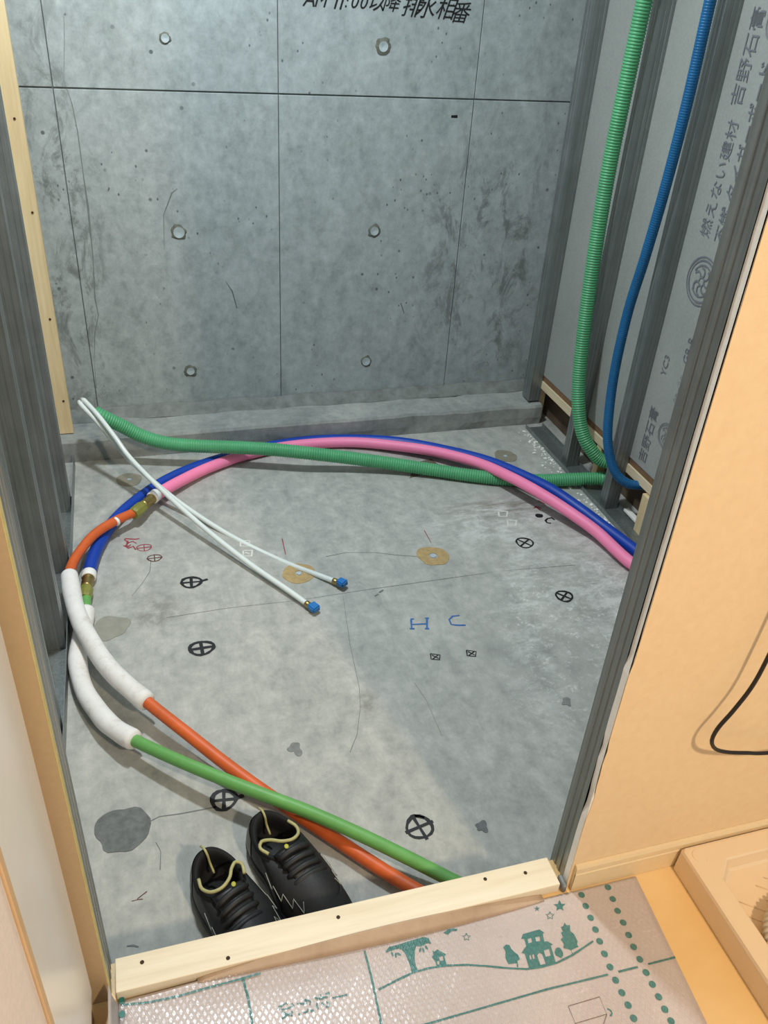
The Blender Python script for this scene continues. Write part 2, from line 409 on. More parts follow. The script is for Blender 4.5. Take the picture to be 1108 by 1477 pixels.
def ribbon(bm, pts, width, closed=False, nrm=Vector((0, 0, 1)), lift=0.0006, jitter=0.0):
    """flat brush stroke through 3D points lying in a plane with normal nrm"""
    P = [Vector(p) + nrm*lift for p in pts]; n = len(P); L = []; R = []
    for i in range(n):
        if closed: d = P[(i+1) % n]-P[i-1]
        else: d = P[min(n-1, i+1)]-P[max(0, i-1)]
        d.normalize(); sd = nrm.cross(d).normalized()
        wv = width*(0.5+jitter*(random.random()-0.5))
        L.append(bm.verts.new(P[i]+sd*wv)); R.append(bm.verts.new(P[i]-sd*wv))
    for i in range(n if closed else n-1):
        j = (i+1) % n; bm.faces.new((R[i], R[j], L[j], L[i]))
def strokes(name, lists, width, mat, parent, nrm=Vector((0, 0, 1)), lift=0.0006, jitter=0.3):
    bm = bmesh.new()
    for k, pts in enumerate(lists): ribbon(bm, pts, width, False, nrm, lift + 0.00003*k, jitter)
    me = bpy.data.meshes.new(name); bm.to_mesh(me); bm.free(); return link(name, me, mat, parent)
def flat_poly(name, pts, mat, parent, holes=()):
    bm = bmesh.new(); edges = []
    for loop in (pts,)+tuple(holes):
        vv = [bm.verts.new(p) for p in loop]
        edges += [bm.edges.new((vv[i], vv[(i+1) % len(vv)])) for i in range(len(vv))]
    bmesh.ops.triangle_fill(bm, use_beauty=True, use_dissolve=False, edges=edges)
    for f in bm.faces:
        if f.normal.z < -0.5: f.normal_flip()
    me = bpy.data.meshes.new(name); bm.to_mesh(me); bm.free(); return link(name, me, mat, parent)
def text_mesh(body, size, name, mat, parent, origin, xdir, ydir, shear=0.0, offset=0.0, lift=0.0008):
    c = bpy.data.curves.new('lettering', 'FONT'); c.body = body; c.size = size; c.shear = shear; c.offset = offset; c.resolution_u = 3
    t = bpy.data.objects.new('lettering', c); COL.objects.link(t)
    dg = bpy.context.evaluated_depsgraph_get(); me = bpy.data.meshes.new_from_object(t.evaluated_get(dg))
    bpy.data.objects.remove(t); bpy.data.curves.remove(c)
    xd = Vector(xdir).normalized(); yd = Vector(ydir).normalized(); zd = xd.cross(yd).normalized()
    o0 = Vector(origin) + zd*lift
    for v in me.vertices: v.co = o0 + xd*v.co.x + yd*v.co.y
    me.materials.clear(); me.name = name
    return link(name, me, mat, parent)

# ================================================================== THE SETTING
XL, XR, XB, YB, ZF = -0.228, 1.385, 1.43, 2.70, 0.17
ROOF = 2.42

# ---- slab
fl = box('floor', -0.75, 1.85, 0.25, 2.80, -0.12, 0.0, 'floor')
struct(fl, 'bare grey concrete slab covered in marker signs and scuffs', 'floor')

def floor_disc(name, px_, py_, r, mat, wob=0.1, sq=1.0, ang=0.0, lift=0.0012, hole=0.0, n=30):
    c = PZ(px_, py_); pts = []; inn = []
    sd = random.random()*50
    for i in range(n):
        a = 2*math.pi*i/n; k = 1+wob*(noise.noise((math.cos(a)*1.3+sd, math.sin(a)*1.3, sd)))
        x, y = math.cos(a)*r*k, math.sin(a)*r*k*sq
        pts.append(c+Vector((x*math.cos(ang)-y*math.sin(ang), x*math.sin(ang)+y*math.cos(ang), lift)))
        inn.append(c+Vector((math.cos(a)*hole, math.sin(a)*hole, lift)))
    bm = bmesh.new()
    o = [bm.verts.new(p) for p in pts]; b = [bm.verts.new(p-Vector((0, 0, lift))) for p in pts]
    for i in range(n): bm.faces.new((b[i], b[(i+1) % n], o[(i+1) % n], o[i]))
    if hole:
        q = [bm.verts.new(p) for p in inn]
        for i in range(n): bm.faces.new((o[i], o[(i+1) % n], q[(i+1) % n], q[i]))
    else: bm.faces.new(o)
    return bm_obj(name, bm, mat, fl)
for (x, y, r, m, hl) in ((625, 802, 0.046, 'glue', 0.013), (431, 827, 0.046, 'glue', 0.010), (729, 658, 0.042, 'oldglue', 0.009), (187, 692, 0.040, 'oldglue', 0.008)):
    d = floor_disc('adhesive_ring', x, y, r, m, 0.18, hole=hl)
    floor_disc('anchor_hole', x, y, hl*0.8, 'plug', 0.3, lift=0.002, n=8)
floor_disc('putty_patch', 176, 1196, 0.050, 'putty', 0.35)
floor_disc('putty_patch', 160, 906, 0.044, 'faintpatch', 0.3)
floor_disc('putty_patch', 695, 1192, 0.013, 'putty', 0.5)
floor_disc('putty_patch', 426, 1081, 0.013, 'faintputty', 0.8)
floor_disc('putty_patch', 818, 1012, 0.012, 'faintputty', 0.8)
rp = [PZ(591, 690), PZ(640, 676), PZ(622, 662), PZ(598, 668)]
flat_poly('rust_patch', [p+Vector((0, 0, .0009)) for p in rp], 'rust', fl)

def circ(c, r, n=18, a0=0.0, a1=2*math.pi, sq=1.0, rot=0.0):
    out = []
    for i in range(n+1):
        a = a0+(a1-a0)*i/n; x, y = math.cos(a)*r, math.sin(a)*r*sq
        k = 1+0.05*math.sin(3*a+c.x*9)
        out.append(c+Vector(((x*math.cos(rot)-y*math.sin(rot))*k, (x*math.sin(rot)+y*math.cos(rot))*k, 0)))
    return out
def cross_mark(px_, py_, r, rot, wd, mat='ink_black', tail=None, over=1.0, sq=1.0):
    c = PZ(px_, py_); u = Vector((math.cos(rot), math.sin(rot), 0)); v = Vector((-math.sin(rot), math.cos(rot), 0))*sq
    L = [circ(c, r, sq=sq, rot=rot), [c-u*r*over, c, c+u*r*over], [c-v*r*over, c, c+v*r*over]]
    if tail is not None: L.append([c+u*r*0.9, c+Vector((math.cos(tail), math.sin(tail), 0))*r*1.7])
    strokes('marker_cross', L, wd, mat, fl)
cross_mark(276, 840, 0.026, -0.06, 0.0082, tail=0.1, sq=0.85)
cross_mark(291, 935, 0.029, 0.02, 0.0082, over=1.12, sq=0.8)
cross_mark(323, 1154, 0.0235, -0.12, 0.0082, over=1.15, tail=0.05)
cross_mark(605, 1193, 0.0255, 0.20, 0.0068, over=1.22)
cross_mark(757, 783, 0.025, 0.62, 0.0064)
cross_mark(814, 860, 0.0225, 0.72, 0.0064)
cross_mark(208, 790, 0.020, 0.0, 0.0032, 'ink_red', over=1.05, sq=0.8)
cross_mark(223, 805, 0.019, 0.0, 0.0034, 'ink_brown', over=1.15, sq=0.8)
def fz(*pts): return [PZ(x, y) for x, y in pts]
strokes('red_scribble', [fz((179, 778), (186, 783), (181, 787), (190, 790)), fz((180, 777), (195, 778), (201, 777)), fz((182, 784), (192, 781), (197, 784)), fz((178, 787), (186, 791), (192, 788), (196, 793)), fz((184, 780), (183, 788), (189, 786))], 0.0042, 'ink_red', fl)
strokes('red_scribble', [fz((770, 733), (776, 731), (781, 734)), fz((772, 730), (779, 736)), fz((776, 722), (786, 727))], 0.006, 'ink_red', fl)
strokes('red_scribble', [fz((407, 777), (412, 800))], 0.003, 'ink_red', fl)
strokes('red_scribble', [fz((612, 765), (622, 783))], 0.002, 'ink_red', fl)
floor_disc('marker_dot', 778, 744, 0.013, 'ink_black', 0.2, lift=0.0006, sq=0.9, n=14)
strokes('marker_letter', [fz((800, 750), (796, 747), (790, 748), (787, 751), (789, 754), (795, 755))], 0.006, 'ink_black', fl)
strokes('marker_letter', [fz((593, 894), (594, 907)), fz((616, 892), (616, 907)), fz((593, 901), (616, 900)), fz((592, 893), (597, 893)), fz((591, 907), (598, 907)), fz((613, 892), (619, 892)), fz((613, 907), (619, 907))], 0.0055, 'ink_blue', fl)
strokes('marker_letter', [fz((663, 888), (653, 889), (648, 894), (651, 901), (660, 902), (672, 902))], 0.0055, 'ink_blue', fl)
for (x, y) in ((628, 948), (680, 943)):
    strokes('marker_square', [fz((x-7, y-5), (x+7, y-3), (x+6, y+4), (x-6, y+3), (x-7, y-5)), fz((x-5, y-3), (x+5, y+2)), fz((x-4, y+3), (x+4, y-3))], 0.003, 'ink_black', fl)
for (x, y) in ((353, 784), (357, 798)):
    strokes('chalk_square', [fz((x-6, y-4), (x+7, y-4), (x+6, y+4), (x-6, y+4), (x-6, y-4)), fz((x-3, y-1), (x+3, y+1))], 0.005, 'chalk', fl)
for (x, y) in ((725, 741), (738, 754)):
    strokes('chalk_square', [fz((x-6, y-4), (x+7, y-3), (x+6, y+4), (x-5, y+4), (x-6, y-4))], 0.006, 'chalk', fl)
strokes('snapped_line', [fz((240, 891), (330, 877), (430, 866), (520, 852), (620, 838), (720, 824), (830, 815))], 0.0014, 'pencil', fl, jitter=0.8)
strokes('hairline_crack', [fz((210, 1188), (230, 1178), (260, 1174), (312, 1164))], 0.0028, 'pencil', fl)
strokes('hairline_crack', [fz((225, 1215), (232, 1228), (231, 1255))], 0.0014, 'pencil', fl)
strokes('hairline_crack', [fz((218, 808), (216, 825), (205, 842), (190, 860))], 0.0013, 'pencil', fl)
strokes('hairline_crack', [fz((495, 860), (505, 930), (518, 990), (520, 1020), (515, 1060), (505, 1085))], 0.0010, 'pencil', fl)
strokes('hairline_crack', [fz((470, 803), (500, 797), (540, 797), (575, 801), (605, 803))], 0.0014, 'pencil', fl)
strokes('hairline_crack', [fz((598, 985), (615, 1010), (628, 1040), (638, 1062))], 0.0016, 'faintpatch', fl)
strokes('dark_scuff', [fz((190, 1300), (198, 1298), (206, 1297)), fz((198, 1297), (212, 1286))], 0.0016, 'ink_brown', fl)
strokes('dark_scuff', [fz((183, 1365), (192, 1364), (200, 1366))], 0.003, 'pencil', fl)
strokes('dark_scuff', [fz((597, 1177), (604, 1178), (612, 1180))], 0.007, 'ink_black', fl)
strokes('dark_scuff', [fz((331, 1093), (332, 1103))], 0.003, 'pencil', fl)
strokes('dark_scuff', [fz((541, 860), (546, 857)), fz((547, 855), (553, 851))], 0.005, 'putty', fl)

# ---- rear wall: concrete cast against form panels, recessed joints
wb = box('wall_back', -0.75, 1.85, YB+0.004, YB+0.10, 0.0, ROOF, 'seam')
struct(wb, 'board-marked grey concrete rear wall with form tie plugs', 'wall')
sx = [-0.75, -0.144, 0.479, 1.097, 1.85]; sz = [0.0, 1.082, ROOF]
for i in range(4):
    for j in range(2):
        box('concrete_panel', sx[i]+(0.0013 if i else 0), sx[i+1]-(0.0013 if i < 3 else 0), YB, YB+0.012, sz[j]+(0.0022 if j else 0), sz[j+1]-(0.0022 if j == 0 else 0), 'wall', wb, 0.0010)
NB = Vector((0, -1, 0))
for (x, y, r1, r2) in ((238, 55, .016, .011), (553, 67, .024, .014), (258, 335, .024, .017), (540, 333, .022, .014), (275, 535, .022, .013), (528, 521, .021, .015)):
    c = PY(x, y, YB); bm = bmesh.new(); n = 22; sd = x*0.13
    R_ = []; Q_ = []; D_ = []
    for i in range(n):
        a = 2*math.pi*i/n; k = 1+0.30*noise.noise((math.cos(a)*2+sd, math.sin(a)*2, sd))
        R_.append(bm.verts.new(c+Vector((math.cos(a)*r1*k, -0.0008, math.sin(a)*r1*k))))
        Q_.append(bm.verts.new(c+Vector((math.cos(a)*r2, -0.0035, math.sin(a)*r2))))
    for i in range(n): bm.faces.new((R_[i], R_[(i+1) % n], Q_[(i+1) % n], Q_[i]))
    pr = bm_obj('tie_plug', bm, 'plug_ring', wb)
    bm = bmesh.new(); q = [bm.verts.new(c+Vector((math.cos(2*math.pi*i/n)*r2, -0.0036, math.sin(2*math.pi*i/n)*r2))) for i in range(n)]
    ce = bm.verts.new(c+Vector((0, -0.0015, 0)))
    for i in range(n): bm.faces.new((q[i], q[(i+1) % n], ce))
    bm_obj('plug_face', bm, 'plug', pr)
def wy(*pts): return [PY(x, y, YB) for x, y in pts]
strokes('slurry_line', [wy((92, 20), (93, 60), (92, 115), (104, 150), (112, 190), (120, 250), (127, 300), (134, 370), (137, 430), (142, 455), (137, 480), (136, 520), (139, 560))], 0.004, 'stain', wb, NB, jitter=0.9)
strokes('slurry_line', [wy((325, 405), (335, 420), (342, 445))], 0.0028, 'seam', wb, NB, jitter=0.8)
strokes('slurry_line', [wy((237, 360), (236, 310), (248, 278), (256, 272))], 0.0025, 'stain', wb, NB, jitter=0.8)
strokes('slurry_line', [wy((578, 437), (583, 452))], 0.003, 'seam', wb, NB)
strokes('slurry_line', [wy((651, 168), (660, 168))], 0.007, 'ink_black', wb, NB)
# hand lettering in black marker at the top of the frame
hand = [('A', 436, 8, .085, .0), ('M', 452, 9, .075, .0), ('1', 476, 12, .085, 0), ('1', 484, 13, .085, 0), (':', 496, 10, .07, 0), ('0', 504, 11, .075, 0), ('0', 517, 12, .075, 0), ('以', 529, 12, .085, 0), ('降', 550, 13, .085, 0), ('排', 577, 20, .10, 0), ('水', 597, 22, .10, 0), ('相', 626, 24, .10, 0), ('番', 648, 29, .095, 0)]
for ch, x, y, szz, rr in hand:
    text_mesh(ch, szz*0.62, 'handwriting', 'ink_black', wb, PY(x, y, YB), (1, 0, -0.02), (0.02, 0, 1), 0.30, 0.0, 0.0012)

# ---- kerb and mortar fillet at the foot of the rear wall
kb = empty('kerb', (0.6, 2.6, 0)); struct(kb, 'low rough concrete kerb along the foot of the rear wall', 'kerb')
KZ = 0.080
def kerb():
    bm = bmesh.new(); n = 60; x0, x1 = -0.40, 1.435; rows = []
    for i in range(n+1):
        x = x0+(x1-x0)*i/n
        w1 = 0.010*noise.noise((x*5, 1.3, 0)) + 0.005*noise.noise((x*17, 4.1, 0)); rg = max(0.0, (x-0.75)/0.6)
        zt = KZ + 0.006*noise.noise((x*7, 9, 2)) - 0.012*rg*abs(noise.noise((x*12, 3, 3)))
        yb = 2.54 + (0.004+0.012*rg)*noise.noise((x*9, 7, 1))
        prof = [(2.542+0.3*w1*0.3, 0.0), (yb, 0.03), (yb+0.002, zt-0.010), (yb+0.008, zt-0.001), (yb+0.045, zt+0.002), (2.640+w1, zt+0.003), (2.676+w1*0.5, zt+0.006), (2.692, zt+0.020+w1*0.5), (2.7005, zt+0.024+w1*0.5), (2.7005, 0.0)]
        rows.append([bm.verts.new((x, py_, pz_)) for py_, pz_ in prof])
    m = len(rows[0])
    for i in range(n):
        for j in range(m-1): bm.faces.new((rows[i][j], rows[i+1][j], rows[i+1][j+1], rows[i][j+1]))
    bm.faces.new(rows[0]); bm.faces.new(list(reversed(rows[-1])))
    return bm
bm_obj('kerb_body', kerb(), 'kerb', kb)
fb = bmesh.new(); fr = []
for i in range(61):
    x = -0.40+1.83*i/60; w1 = 0.006*noise.noise((x*8, 2.2, 5))
    fr.append([fb.verts.new(p) for p in ((x, 2.655+w1, KZ+0.004), (x, 2.668+w1, KZ+0.013+w1*0.4), (x, 2.688, KZ+0.026+w1), (x, 2.6985, KZ+0.034+w1), (x, 2.6985, KZ))])
for i in range(60):
    for j in range(4): fb.faces.new((fr[i][j], fr[i+1][j], fr[i+1][j+1], fr[i][j+1]))
bm_obj('mortar_fillet', fb, 'mortar', kb)

# ---- light-gauge steel stud walls
def stud_mesh(name, w_y, d_x, side, z0, z1):
    """C channel: web faces -y, flanges along x=0 (room side) and x=d; side=+1 when depth runs to +x. Ribbed flange."""
    t = 0.0012; g = 0.0035
    prof = [(0, 0), (d_x*0.30, 0), (d_x*0.34, g), (d_x*0.42, g), (d_x*0.46, 0), (d_x*0.62, 0), (d_x*0.66, g), (d_x*0.74, g), (d_x*0.78, 0), (d_x, 0),
            (d_x, w_y), (d_x-0.012, w_y), (d_x-0.012, w_y-t), (d_x-t, w_y-t), (d_x-t, t), (t, t), (t, w_y-t), (0.012, w_y-t), (0.012, w_y), (0, w_y),
            (0, w_y*0.72), (0.0025, w_y*0.68), (0.0025, w_y*0.60), (0, w_y*0.56), (0, w_y*0.40), (0.0025, w_y*0.36), (0.0025, w_y*0.28), (0, w_y*0.24)]
    bm = bmesh.new(); n = len(prof)
    a = [bm.verts.new((side*x, y, z0)) for x, y in prof]; b = [bm.verts.new((side*x, y, z1)) for x, y in prof]
    for i in range(n): bm.faces.new((a[i], a[(i+1) % n], b[(i+1) % n], b[i]))
    for cap in (a, b):
        f = bm.faces.new(cap); bmesh.ops.triangulate(bm, faces=[f])
    me = bpy.data.meshes.new(name); bmesh.ops.recalc_face_normals(bm, faces=bm.faces); bm.to_mesh(me); bm.free(); me.materials.append(M['steel']); return me
def track(name, x0, x1, y0, y1, z0, h, parent):
    t = 0.0014; prof = [(x0, h), (x0, 0), (x1, 0), (x1, h), (x1-t, h), (x1-t, t), (x0+t, t), (x0+t, h)]
    n = 24; bm = bmesh.new(); rows = []
    for i in range(n+1):
        y = y0+(y1-y0)*i/n; wv = 0.0012*noise.noise((y*6, x0*3, 1))
        rows.append([bm.verts.new((x+wv, y, z0+z)) for x, z in prof])
    m = len(prof)
    for i in range(n):
        for j in range(m): bm.faces.new((rows[i][j], rows[i][(j+1) % m], rows[i+1][(j+1) % m], rows[i+1][j]))
    return bm_obj(name, bm, 'steel', parent)
def place(name, me, loc, parent):
    o = bpy.data.objects.new(name, me); COL.objects.link(o); o.parent = parent; o.location = Vector(loc)-parent.location; return o

wr = empty('wall_right', (1.42, 2.1, 0)); struct(wr, 'open steel stud partition with grey gypsum board behind it', 'wall')
mr = stud_mesh('stud', 0.038, 0.045, 1, 0.002, ROOF)
for y in (2.215, 1.940, 1.635, 1.330, 1.02): place('stud', mr, (XR, y, 0), wr)
place('stud', stud_mesh('corner_stud', 0.056, 0.045, 1, 0.088, ROOF), (XR, 2.560, 0), wr)
track('floor_track', XR-0.018, XB+0.006, 0.80, 2.515, 0.0, 0.016, wr)
box('track_lip', XR-0.016, XR-0.0145, 1.70, 2.515, 0.001, 0.012, 'steel', wr)
for (y0, y1) in ((2.236, 2.698), (1.960, 2.2335), (1.655, 1.9575), (0.76, 1.6525)):
    box('gypsum_board', XB+0.0005, XB+0.0125, y0, y1, 0.188, ROOF, 'paper', wr, 0.0008)
for (y0, y1) in ((2.235, 2.66), (1.96, 2.215), (1.30, 1.945)):
    box('bottom_batten', XB-0.002, XB+0.028, y0, y1, 0.136, 0.166, 'pine_deep', wr, 0.001)
    box('packing_strip', XB+0.003, XB+0.026, y0, y1, 0.166, 0.188, 'brownwood', wr)
for (y, z1, dd) in ((2.585, 0.136, 0.020), (2.115, 0.136, 0.030), (1.80, 0.136, 0.040)):
    box('support_block', XB+0.002-(0.014 if y < 2 else 0), XB+0.030, y-dd*0.5, y+dd*0.5, 0.0, z1-(0.004 if y < 2 else 0), 'pine_up', wr, 0.0015)
box('offcut_strip', XB-0.004, XB+0.014, 1.70, 1.90, 0.017, 0.026, 'gypsum', wr, 0.001)
box('void_backing', XB+0.06, XB+0.075, 0.76, 2.69, 0.0, ROOF, 'dark_void', wr)  # added backing sheet; the gap's shade is put into its dark colour
# printing on the grey board
def board_text(body, size, x, y, mat='ink_violet', off=0.0):
    p = PX(x, y, XB); return text_mesh(body, size, 'board_print', mat, wr, p, (0, 0, 1), (0, 1, 0), 0, off, 0.0012)
def on_board(y, z): return Vector((XB-0.0002, y, z))
def board_txt_at(body, size, y, z, mat='ink_violet', off=0.0):
    return text_mesh(body, size, 'board_print', mat, wr, on_board(y, z), (0, 0, 1), (0, 1, 0), 0, off, 0.001)
board_txt_at('燃えない建材', 0.046, 1.846, 0.880, off=0.0)
board_txt_at('吉野石膏', 0.052, 1.856, 1.182, off=0.0)
board_txt_at('不燃 タイガーボード', 0.044, 1.786, 0.880, off=0.0003)
board_txt_at('YC3', 0.034, 1.872, 0.487)
board_txt_at('GB-R', 0.034, 1.792, 0.556)
board_txt_at('吉野石膏', 0.046, 1.862, 0.205, off=0.0)
NR = Vector((-1, 0, 0))
def ring_yz(y, z, r, n=28, a0=0, a1=2*math.pi): return [on_board(y+math.cos(a0+(a1-a0)*i/n)*r, z+math.sin(a0+(a1-a0)*i/n)*r) for i in range(n+1)]
def emblem(y, z, r, mat):
    L = [ring_yz(y, z, r), ring_yz(y, z, r*0.86), ring_yz(y, z, r*0.66, a0=0.5, a1=2.3), ring_yz(y, z, r*0.62, a0=3.4, a1=5.6)]
    for k in range(7):
        a = 0.4+k*0.85; L.append(ring_yz(y+math.cos(a)*r*0.36, z+math.sin(a)*r*0.36, r*0.20, 8, a, a+3.6))
    strokes('board_emblem', L, r*0.07, mat, wr, NR, 0.0008, 0.4)
strokes('board_print', [[on_board(1.797+0.008*(k % 2), 0.440+0.017*k), on_board(1.812-0.006*(k % 3), 0.446+0.017*k), on_board(1.803, 0.451+0.017*k)] for k in range(5)], 0.0024, 'ink_faint', wr, NR, 0.0008, 0.4)
emblem(1.826, 0.775, 0.062, 'ink_violet'); emblem(1.800, 0.335, 0.038, 'ink_faint'); emblem(1.800, 1.36, 0.040, 'ink_faint')

wl = empty('wall_left', (-0.25, 1.9, 0)); struct(wl, 'row of open galvanised steel studs with a pine edge strip', 'wall')
ml = stud_mesh('stud', 0.045, 0.048, -1, 0.002, ROOF)
for y in (0.98, 1.325, 1.632, 1.937, 2.240): place('stud', ml, (XL-0.006, y, 0), wl)
track('floor_track', XL-0.056, XL, 0.74, 2.52, 0.0, 0.040, wl)
for (y0, y1) in ((0.74, 1.64), (1.643, 2.69)):
    box('gypsum_board', XL-0.072, XL-0.060, y0, y1, 0.12, ROOF, 'paper', wl, 0.0008)
box('base_block', XL-0.055, XL-0.004, 2.30, 2.50, 0.002, 0.018, 'kerb', wl)
ts = box('pine_strip', XL-0.060, XL+0.005, 2.585, 2.612, 0.084, ROOF, 'pine_up', wl, 0.001)
for z in (0.20, 0.47, 0.78, 1.02, 1.28):
    bm = bmesh.new(); bmesh.ops.create_cone(bm, cap_ends=True, segments=8, radius1=0.0035, radius2=0.0035, depth=0.002, matrix=Matrix.Translation((XL-0.010-0.006*(z > 0.9), 2.5845, z)) @ Matrix.Rotation(math.pi/2, 4, 'X'))
    bm_obj('nail_hole', bm, 'hole', ts)

# ---- wall between recess and hall, right of the opening
YW = 0.677; XJ = 0.583
wfr = empty('wall_front_right', (1.1, YW, 0)); struct(wfr, 'peach wallpapered partition with exposed board edge and steel end stud', 'wall')
def jamb_stud(name, xs, side, parent, z0):
    me = stud_mesh(name, 0.0435, 0.05, side, z0, ROOF)
    # turn the ribbed side into the opening: swap roles so the web faces the opening
    for v in me.vertices:
        x, y = v.co.x*side, v.co.y
        v.co.x = side*(y*0.05/0.0435); v.co.y = 0.0435 - x*0.0435/0.05
    me.update(); bm = bmesh.new(); bm.from_mesh(me); bmesh.ops.recalc_face_normals(bm, faces=bm.faces); bm.to_mesh(me); bm.free()
    return place(name, me, (xs, 0.6905, 0), parent)
jamb_stud('end_stud', XJ, 1, wfr, 0.002)
def ragged_board():
    """hall board: its free edge is torn and steps back above the middle"""
    bm = bmesh.new(); zs = [ZF + (ROOF-ZF)*i/90 for i in range(91)]; rows = []
    for z in zs:
        e = XJ + 0.0006*noise.noise((z*40, 0, 3))
        e += 0.0004 if z > 0.66 else -0.002
        if 0.36 < z < 0.50: e += 0.004*noise.noise((z*90, 2, 1)) + 0.001
        rows.append([bm.verts.new((e, YW, z)), bm.verts.new((e + (0.002*abs(noise.noise((z*120, 5, 1))) if 0.34 < z < 0.52 else 0.0), YW+0.0125, z))])
    for a, b in zip(rows, rows[1:]): bm.faces.new((a[0], b[0], b[1], a[1]))
    R0 = [bm.verts.new((1.85, YW+0.0005, ZF)), bm.verts.new((1.85, YW+0.0125, ZF)), bm.verts.new((1.85, YW+0.0125, ROOF)), bm.verts.new((1.85, YW+0.0005, ROOF))]
    f1 = bm.faces.new([r[1] for r in rows] + [R0[2], R0[1]]); f2 = bm.faces.new([r[0] for r in reversed(rows)] + [R0[0], R0[3]])
    bm.faces.new((R0[0], R0[1], R0[2], R0[3]))
    bmesh.ops.triangulate(bm, faces=[f1, f2]); return bm
bm_obj('gypsum_edge_board', ragged_board(), 'gypsum', wfr)
bm = bmesh.new(); zs = [ZF + (ROOF-ZF)*i/90 for i in range(91)]; rows = []
for z in zs:
    e = XJ + 0.0004 + 0.0006*noise.noise((z*60, 7, 3)) + (0.0004 if z > 0.66 else -0.002) + ((0.004*noise.noise((z*90, 2, 1))+0.0015) if 0.36 < z < 0.50 else 0)
    rows.append((bm.verts.new((e, YW-0.0012, z)), bm.verts.new((1.85, YW-0.0012, z)), bm.verts.new((e, YW+0.0003, z))))
for a, b in zip(rows, rows[1:]):
    bm.faces.new((a[0], a[1], b[1], b[0])); bm.faces.new((a[2], a[0], b[0], b[2]))
bm_obj('wallpaper', bm, 'paint', wfr)
box('inner_board', XJ+0.06, 1.38, 0.7345, 0.744, 0.10, ROOF, 'paper', wfr)

def baseboard(name, x0, x1, parent=None):
    prof = [(YW-0.0015, ZF+0.001), (YW-0.0085, ZF+0.001), (YW-0.0085, ZF+0.040), (YW-0.0070, ZF+0.0415), (YW-0.0070, ZF+0.0435), (YW-0.0085, ZF+0.045), (YW-0.0085, ZF+0.055), (YW-0.006, ZF+0.060), (YW-0.0015, ZF+0.061)]
    bm = bmesh.new(); n = len(prof); a = [bm.verts.new((x0, y, z)) for y, z in prof]; b = [bm.verts.new((x1, y, z)) for y, z in prof]
    for i in range(n): bm.faces.new((a[i], a[(i+1) % n], b[(i+1) % n], b[i]))
    for cap in (a, b): bmesh.ops.triangulate(bm, faces=[bm.faces.new(cap)])
    return bm_obj(name, bm, 'basebd', parent)
bb = baseboard('baseboard_right', XJ+0.004, 1.85); struct(bb, 'cream grooved baseboard at the foot of the peach wall', 'baseboard')

# ---- wall left of the opening
XK = -0.1285
wfl = empty('wall_front_left', (-0.2, YW, 0)); struct(wfl, 'narrow tan wall strip beside the cream door lining', 'wall')
jamb_stud('end_stud', XK, -1, wfl, 0.002)
box('gypsum_edge_board', -0.60, XK, YW, YW+0.0125, ZF, ROOF, 'gypsum_yellow', wfl)
box('painted_face', -0.60, XK-0.0012, YW-0.0012, YW-0.0001, ZF, ROOF, 'paint_tan', wfl)
d1 = empty('door_1', (-0.16, 0.55, ZF)); struct(d1, 'smooth cream door lining board at the left edge', 'door')
bm = bmesh.new(); box_bm(bm, -0.176, -0.1475, 0.468, 0.662, ZF+0.062, ROOF)
bmesh.ops.bevel(bm, geom=bm.edges[:], offset=0.002, segments=2, affect='EDGES'); bm_obj('lining_board', bm, 'cream', d1)
box('casing_strip', -0.170, -0.1435, 0.456, 0.468, ZF+0.003, ROOF, 'casing', d1, 0.001)
box('foot_block', -0.176, -0.152, 0.47, 0.655, ZF+0.0005, ZF+0.060, 'brownwood', d1)
wla = box('wall_hall_left', -0.19, -0.146, -0.6, 0.455, ZF, ROOF, 'pinkpaper')
struct(wla, 'pale pink textured hall wall in the lower left corner', 'wall')
bl = box('baseboard_left', -0.1455, -0.137, -0.6, 0.452, ZF+0.001, ZF+0.06, 'casing', None, 0.001); struct(bl, 'tan baseboard at the foot of the pink hall wall', 'baseboard')

# ---- raised hall floor
fh = box('floor_hallway', -0.60, 1.85, -0.9, 0.728, ZF-0.030, ZF, 'ply'); struct(fh, 'raised honey coloured board floor of the hall', 'floor')
for x in (-0.4, 0.3, 0.9, 1.5): box('floor_joist', x-0.03, x+0.03, -0.8, 0.60, 0.0, ZF-0.030, 'pine_deep', fh)

# ================================================================== PIPES
def up(pts): return [PZ(x, y, z) for x, y, z in pts]
# hot run: orange pipe > foam sleeve > orange pipe > brass union > pink foam pipe
hot = empty('hot_water_pipe', PZ(400, 1155, 0)); tag(hot, 'long curving water pipe, orange then pink, with a white foam sleeve', 'pipe')
o1 = up([(640, 1306, .020), (590, 1278, .022), (540, 1247, .024), (470, 1201, .024), (400, 1155, .030), (330, 1105, .042), (270, 1058, .055), (213, 1013, .064), (165, 972, .068), (131, 925, .068), (110, 880, .064), (101, 832, .056), (104, 815, .052), (114, 797, .050), (136, 771, .052), (165, 752, .050), (196, 738, .044)])
d = (o1[0]-o1[1]).normalized(); o1 = [o1[0]+Vector((d.x, d.y, 0))*0.22] + o1
mk = [PZ(166+2.4*i/4, 753-1.6*i/4, .050) for i in range(5)]
mko = tube('pipe_print', mk, 0.01345, 'white_plastic', hot, 16)
pa = tube('orange_pipe', spline(o1, 0.010), 0.0132, 'orange_pipe', hot); pa['label'] = 'orange plastic pipe'
def sub(path_pts, a, b, r, name, mat, parent, wob=0.0, step=0.008):
    p = spline(path_pts, step)
    return tube(name, p, (lambda i, n, s: (r*(1+wob*noise.noise((s*14, r*90, 2))) if 0 < i < n-1 else r*0.9)), mat, parent, 20)
s1 = up([(213, 1013, .064), (190, 995, .067), (165, 972, .068), (146, 949, .068), (131, 925, .068), (119, 903, .067), (110, 880, .064), (104, 855, .060), (100, 829, .056)])
